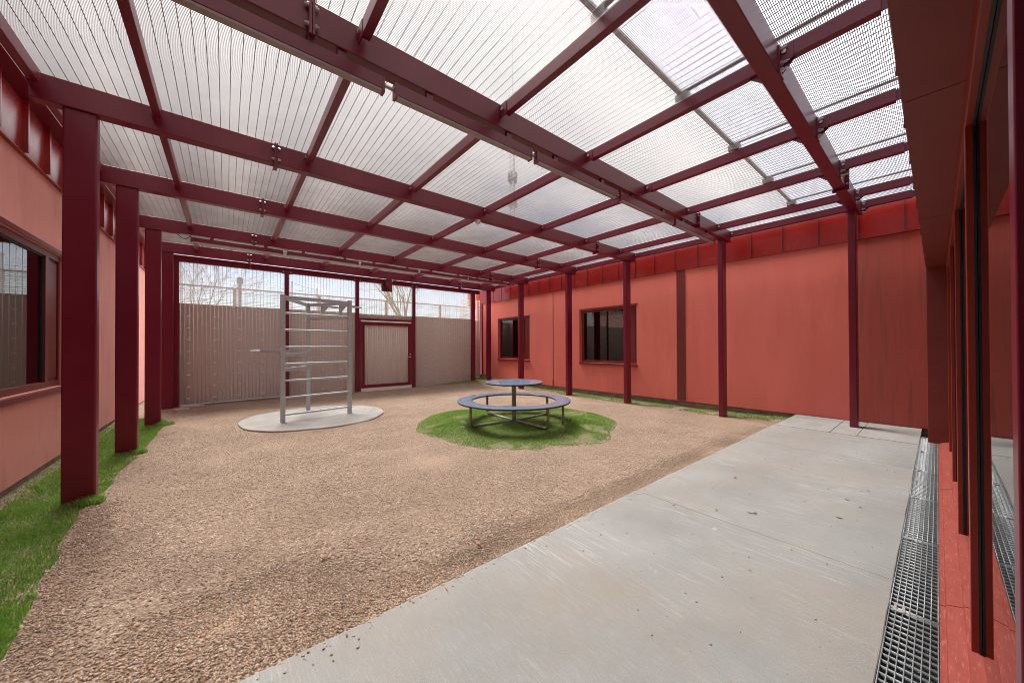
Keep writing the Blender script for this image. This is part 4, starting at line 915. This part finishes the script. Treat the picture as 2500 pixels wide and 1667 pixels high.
# heaped loose gravel along the walkway edge and around the front left patch
n = 60000; px = rng.uniform(-0.9, 7.2, n); py = 1.785+np.abs(rng.normal(0, 0.13, n)); keep = (py < 2.35) & ~in_grass(px, py) & (rng.random(n) < np.interp(px, [-1, 2, 5, 7.2], [1, 1, 0.7, 0.3])); px, py = px[keep], py[keep]
S = 0.0026+0.0050*rng.random(len(px))**1.6
stones('edge_gravel', np.stack([px, py, gz(px, py)+S*0.4+0.004*rng.random(len(px))], 1), S, 'coarse orange gravel heaped along the walkway edge')
n = 18000; t_ = rng.random(n); cx_ = rng.normal(0, 0.32, n); cy_ = rng.normal(0, 0.22, n); px = 0.15+cx_; py = 2.25+cy_; keep = (py > 1.79); px, py = px[keep], py[keep]
py2 = rng.uniform(1.9, 4.8, 9000); px2 = left_edge(py2)+0.01+np.abs(rng.normal(0, 0.11, 9000)); px = np.concatenate([px, px2]); py = np.concatenate([py, py2])
S = 0.0028+0.0062*rng.random(len(px))**2.2
stones('patch_gravel', np.stack([px, py, gz(px, py)+S*0.35], 1), S, 'loose mixed pebbles beside the left grass edge and in the front patch')

def grass(name, P, Ht, label, wid=0.0022):
    n = len(P); a = rng.random(n)*2*np.pi; lean = (0.2+0.9*rng.random(n))*Ht; b = rng.random(n)*2*np.pi
    wx, wy = np.cos(a)*wid*(0.7+0.8*rng.random(n)), np.sin(a)*wid*(0.7+0.8*rng.random(n)); lx, ly = np.cos(b)*lean, np.sin(b)*lean
    z = P[:, 2]
    v0 = np.stack([P[:, 0]-wx, P[:, 1]-wy, z-0.004], 1); v1 = np.stack([P[:, 0]+wx, P[:, 1]+wy, z-0.004], 1)
    v2 = np.stack([P[:, 0]+lx*0.35+wx*0.8, P[:, 1]+ly*0.35+wy*0.8, z+Ht*0.6], 1); v3 = np.stack([P[:, 0]+lx*0.35-wx*0.8, P[:, 1]+ly*0.35-wy*0.8, z+Ht*0.6], 1)
    v4 = np.stack([P[:, 0]+lx, P[:, 1]+ly, z+Ht], 1)
    V = np.stack([v0, v1, v2, v3, v4], 1).reshape(-1, 3); o = 5*np.arange(n)[:, None]
    F = np.concatenate([o+np.array([[0, 1, 2]]), o+np.array([[0, 2, 3]]), o+np.array([[3, 2, 4]])], 1).reshape(-1, 3)
    me = fast_mesh(name, V, F, 'blade'); return tag(link(name, me, None, (0, 0, 0)), label, 'grass', kind='stuff')
# island
n = 240000; px = rng.uniform(2.2, 6.0, n); py = rng.uniform(3.0, 6.9, n); d = mound_edge(px, py)-np.hypot(px-MC[0], py-MC[1])
bare = vnoise(px+3, py+1, 1.7)*0.55+vnoise(px, py, 5.5)*0.45
ok = (d > 0) & ((bare > 0.36) | (rng.random(n) < 0.30)) & (rng.random(n) < 0.25+d*3.0+0.3*(bare-0.5)); px, py = px[ok], py[ok]
Ht = (0.008+0.018*rng.random(len(px)))*(0.6+0.8*vnoise(px, py, 2.4))
grass('grass_island', np.stack([px, py, gz(px, py)], 1), Ht, 'round green grass island under the table')
# left strip
n = 130000; py = 1.9+9.9*rng.random(n)**1.5; px = rng.uniform(-1.62, -0.6, n)
ok = (px < left_edge(py)) & (py < 9.9) & ((vnoise(px+4, py, 3.3)*0.6+vnoise(px, py+2, 8)*0.4 > 0.27) | (rng.random(n) < 0.35)) & ((px > -1.52) | (rng.random(n) < 0.3)); ok &= ~((np.abs(px+1.04) < 0.11) & (np.min(np.abs(py[:, None]-np.array(BY)[None]), 1) < 0.055)); px, py = px[ok], py[ok]
Ht = (0.014+0.026*rng.random(len(px)))*(0.7+0.7*vnoise(px, py, 3))
grass('grass_strip', np.stack([px, py, gz(px, py)], 1), Ht, 'green grass strip along the left building under the columns')
# tufts at column feet
P_, H_ = [], []
for (tx, ty, rr_, k, hh) in [(-0.95, 4.88, 0.09, 500, 0.075), (-0.90, 6.86, 0.07, 320, 0.07), (-0.86, 9.0, 0.12, 350, 0.08), (-1.0, 9.3, 0.12, 300, 0.07), (-1.12, 6.88, 0.05, 200, 0.05)]:
    a = rng.random(k)*2*np.pi; r = rr_*np.sqrt(rng.random(k)); x = tx+r*np.cos(a); y = ty+r*np.sin(a); P_.append(np.stack([x, y, gz(x, y)], 1)); H_.append(hh*(0.4+0.6*rng.random(k)))
grass('grass_tufts', np.concatenate(P_), np.concatenate(H_), 'longer grass tufts at the feet of the left columns', 0.0025)
# right strip and far corner
n = 90000; px = rng.uniform(5.0, 8.58, n); py = rng.uniform(1.76, 12.3, n)
ok = (px > right_edge(py)) & ((py > 2.0) | (px > 8.2)) & (vnoise(px, py, 2.6) > 0.22); ok &= ~((py > FY) & (px < 7.3)); px, py = px[ok], py[ok]
Ht = 0.015+0.035*rng.random(len(px))**2
grass('grass_verge', np.stack([px, py, gz(px, py)], 1), Ht, 'thin green weeds and grass along the foot of the right building', 0.003)
# soil under the grass, a few mm above the gravel sheet
def soil(name, mask, label):
    keep = mask(X.ravel(), Y.ravel()).reshape(nx, ny); kf = keep[:-1, :-1] & keep[1:, :-1] & keep[1:, 1:] & keep[:-1, 1:]
    F_ = Fq[kf.ravel()]; u, inv = np.unique(F_, return_inverse=True); V_ = V[u].copy(); V_[:, 2] += 0.004
    me = fast_mesh(name, V_, inv.reshape(-1, 4), 'soil'); me.shade_smooth(); tag(link(name, me, None, (0, 0, 0)), label, 'ground', kind='structure')
soil('island_soil', lambda x, y: np.hypot(x-MC[0], y-MC[1]) < mound_edge(x, y)-0.10+0.12*(vnoise(x, y, 6)-0.5), 'mossy soil under the grass island')
soil('strip_soil', lambda x, y: (x < left_edge(y)-0.10+0.1*(vnoise(x, y, 7)-0.5)) & (y < 9.9) & (x > -1.5), 'mossy soil under the left grass strip')

# dry leaves
def leaf(x, y, z, s_, rz, lab, grp):
    q = MB(); pts = [(-1, 0), (-0.5, 0.42), (0.1, 0.5), (0.6, 0.28), (1, 0), (0.6, -0.28), (0.1, -0.5), (-0.5, -0.42)]
    c, s = math.cos(rz), math.sin(rz); f = lambda u, v, w_: (x+s_*(u*c-v*s), y+s_*(u*s+v*c), z+s_*w_)
    up = [f(u, v, 0.10+0.45*v*v+0.18*u*u) for u, v in pts]; lo = [(a, b_, c_-0.0015) for a, b_, c_ in up]
    q.prism(lo, up); tag(q.build('fallen_leaf', 'leaf', None), lab, 'leaf', grp)
from math import radians as rd
def on_slab(u, v):
    d = RT*((u-1249.3)/851.55)-UP*((v-840.9)/851.55)+_f; t_ = -H/d[2]; return t_*d[0], t_*d[1]
spots = [((1795, 1167), 0.022, 'brown dry leaf on the slab nearest the gravel side'), ((1830, 1252), 0.017, 'dark curled leaf on the slab, second in the near row'), ((1842, 1253), 0.022, 'reddish long leaf on the slab in the near row'),
         ((1750, 1245), 0.015, 'small dark leaf on the slab left of the near row'), ((2068, 1220), 0.014, 'small pale leaf on the slab near the drain'), ((2100, 1238), 0.015, 'reddish small leaf on the slab near the drain'), ((2048, 1264), 0.02, 'brown crumpled leaf on the slab close to the drain'),
         ((1645, 1233), 0.014, 'tiny dark leaf on the slab left end'), ((1740, 1192), 0.012, 'tiny black leaf on the slab below the topmost leaf'), ((2120, 1198), 0.011, 'tiny black leaf on the slab upper right')]
for k, ((u, v), s_, lab) in enumerate(spots):
    x, y = on_slab(u, v); leaf(x, y, 0.002, s_, k*1.3, lab, 'dry leaves on the slab')
for k, (x, y, lab) in enumerate([(0.5, 2.55, 'long ochre leaf on the gravel in the front left'), (1.35, 2.02, 'dark twig like leaf on the gravel near the slab edge'), (4.9, 3.9, 'orange leaf on the right side of the grass island'), (4.55, 3.6, 'brown leaf at the front right of the grass island')]):
    leaf(x, y, float(gz(x, y))+0.02, 0.028 if k != 2 else 0.022, k*0.9+0.4, lab, 'dry leaves on the ground')
n = 500; px = rng.uniform(-0.3, 7.1, n); py = 1.765-np.abs(rng.normal(0, 0.05, n))**1.0; S = 0.0025+0.0045*rng.random(n)**2
stones('spilled_gravel', np.stack([px, py, S*0.4], 1), S, 'gravel stones spilled onto the edge of the concrete walkway')
# crumbs and grit on the slab
n = 420; px = rng.uniform(1.5, 8.3, n); py = rng.uniform(0.25, 1.7, n); S = 0.0025+0.004*rng.random(n)**3
stones('slab_grit', np.stack([px, py, S*0.3], 1), S, 'scattered grit and crumbs on the concrete walkway')
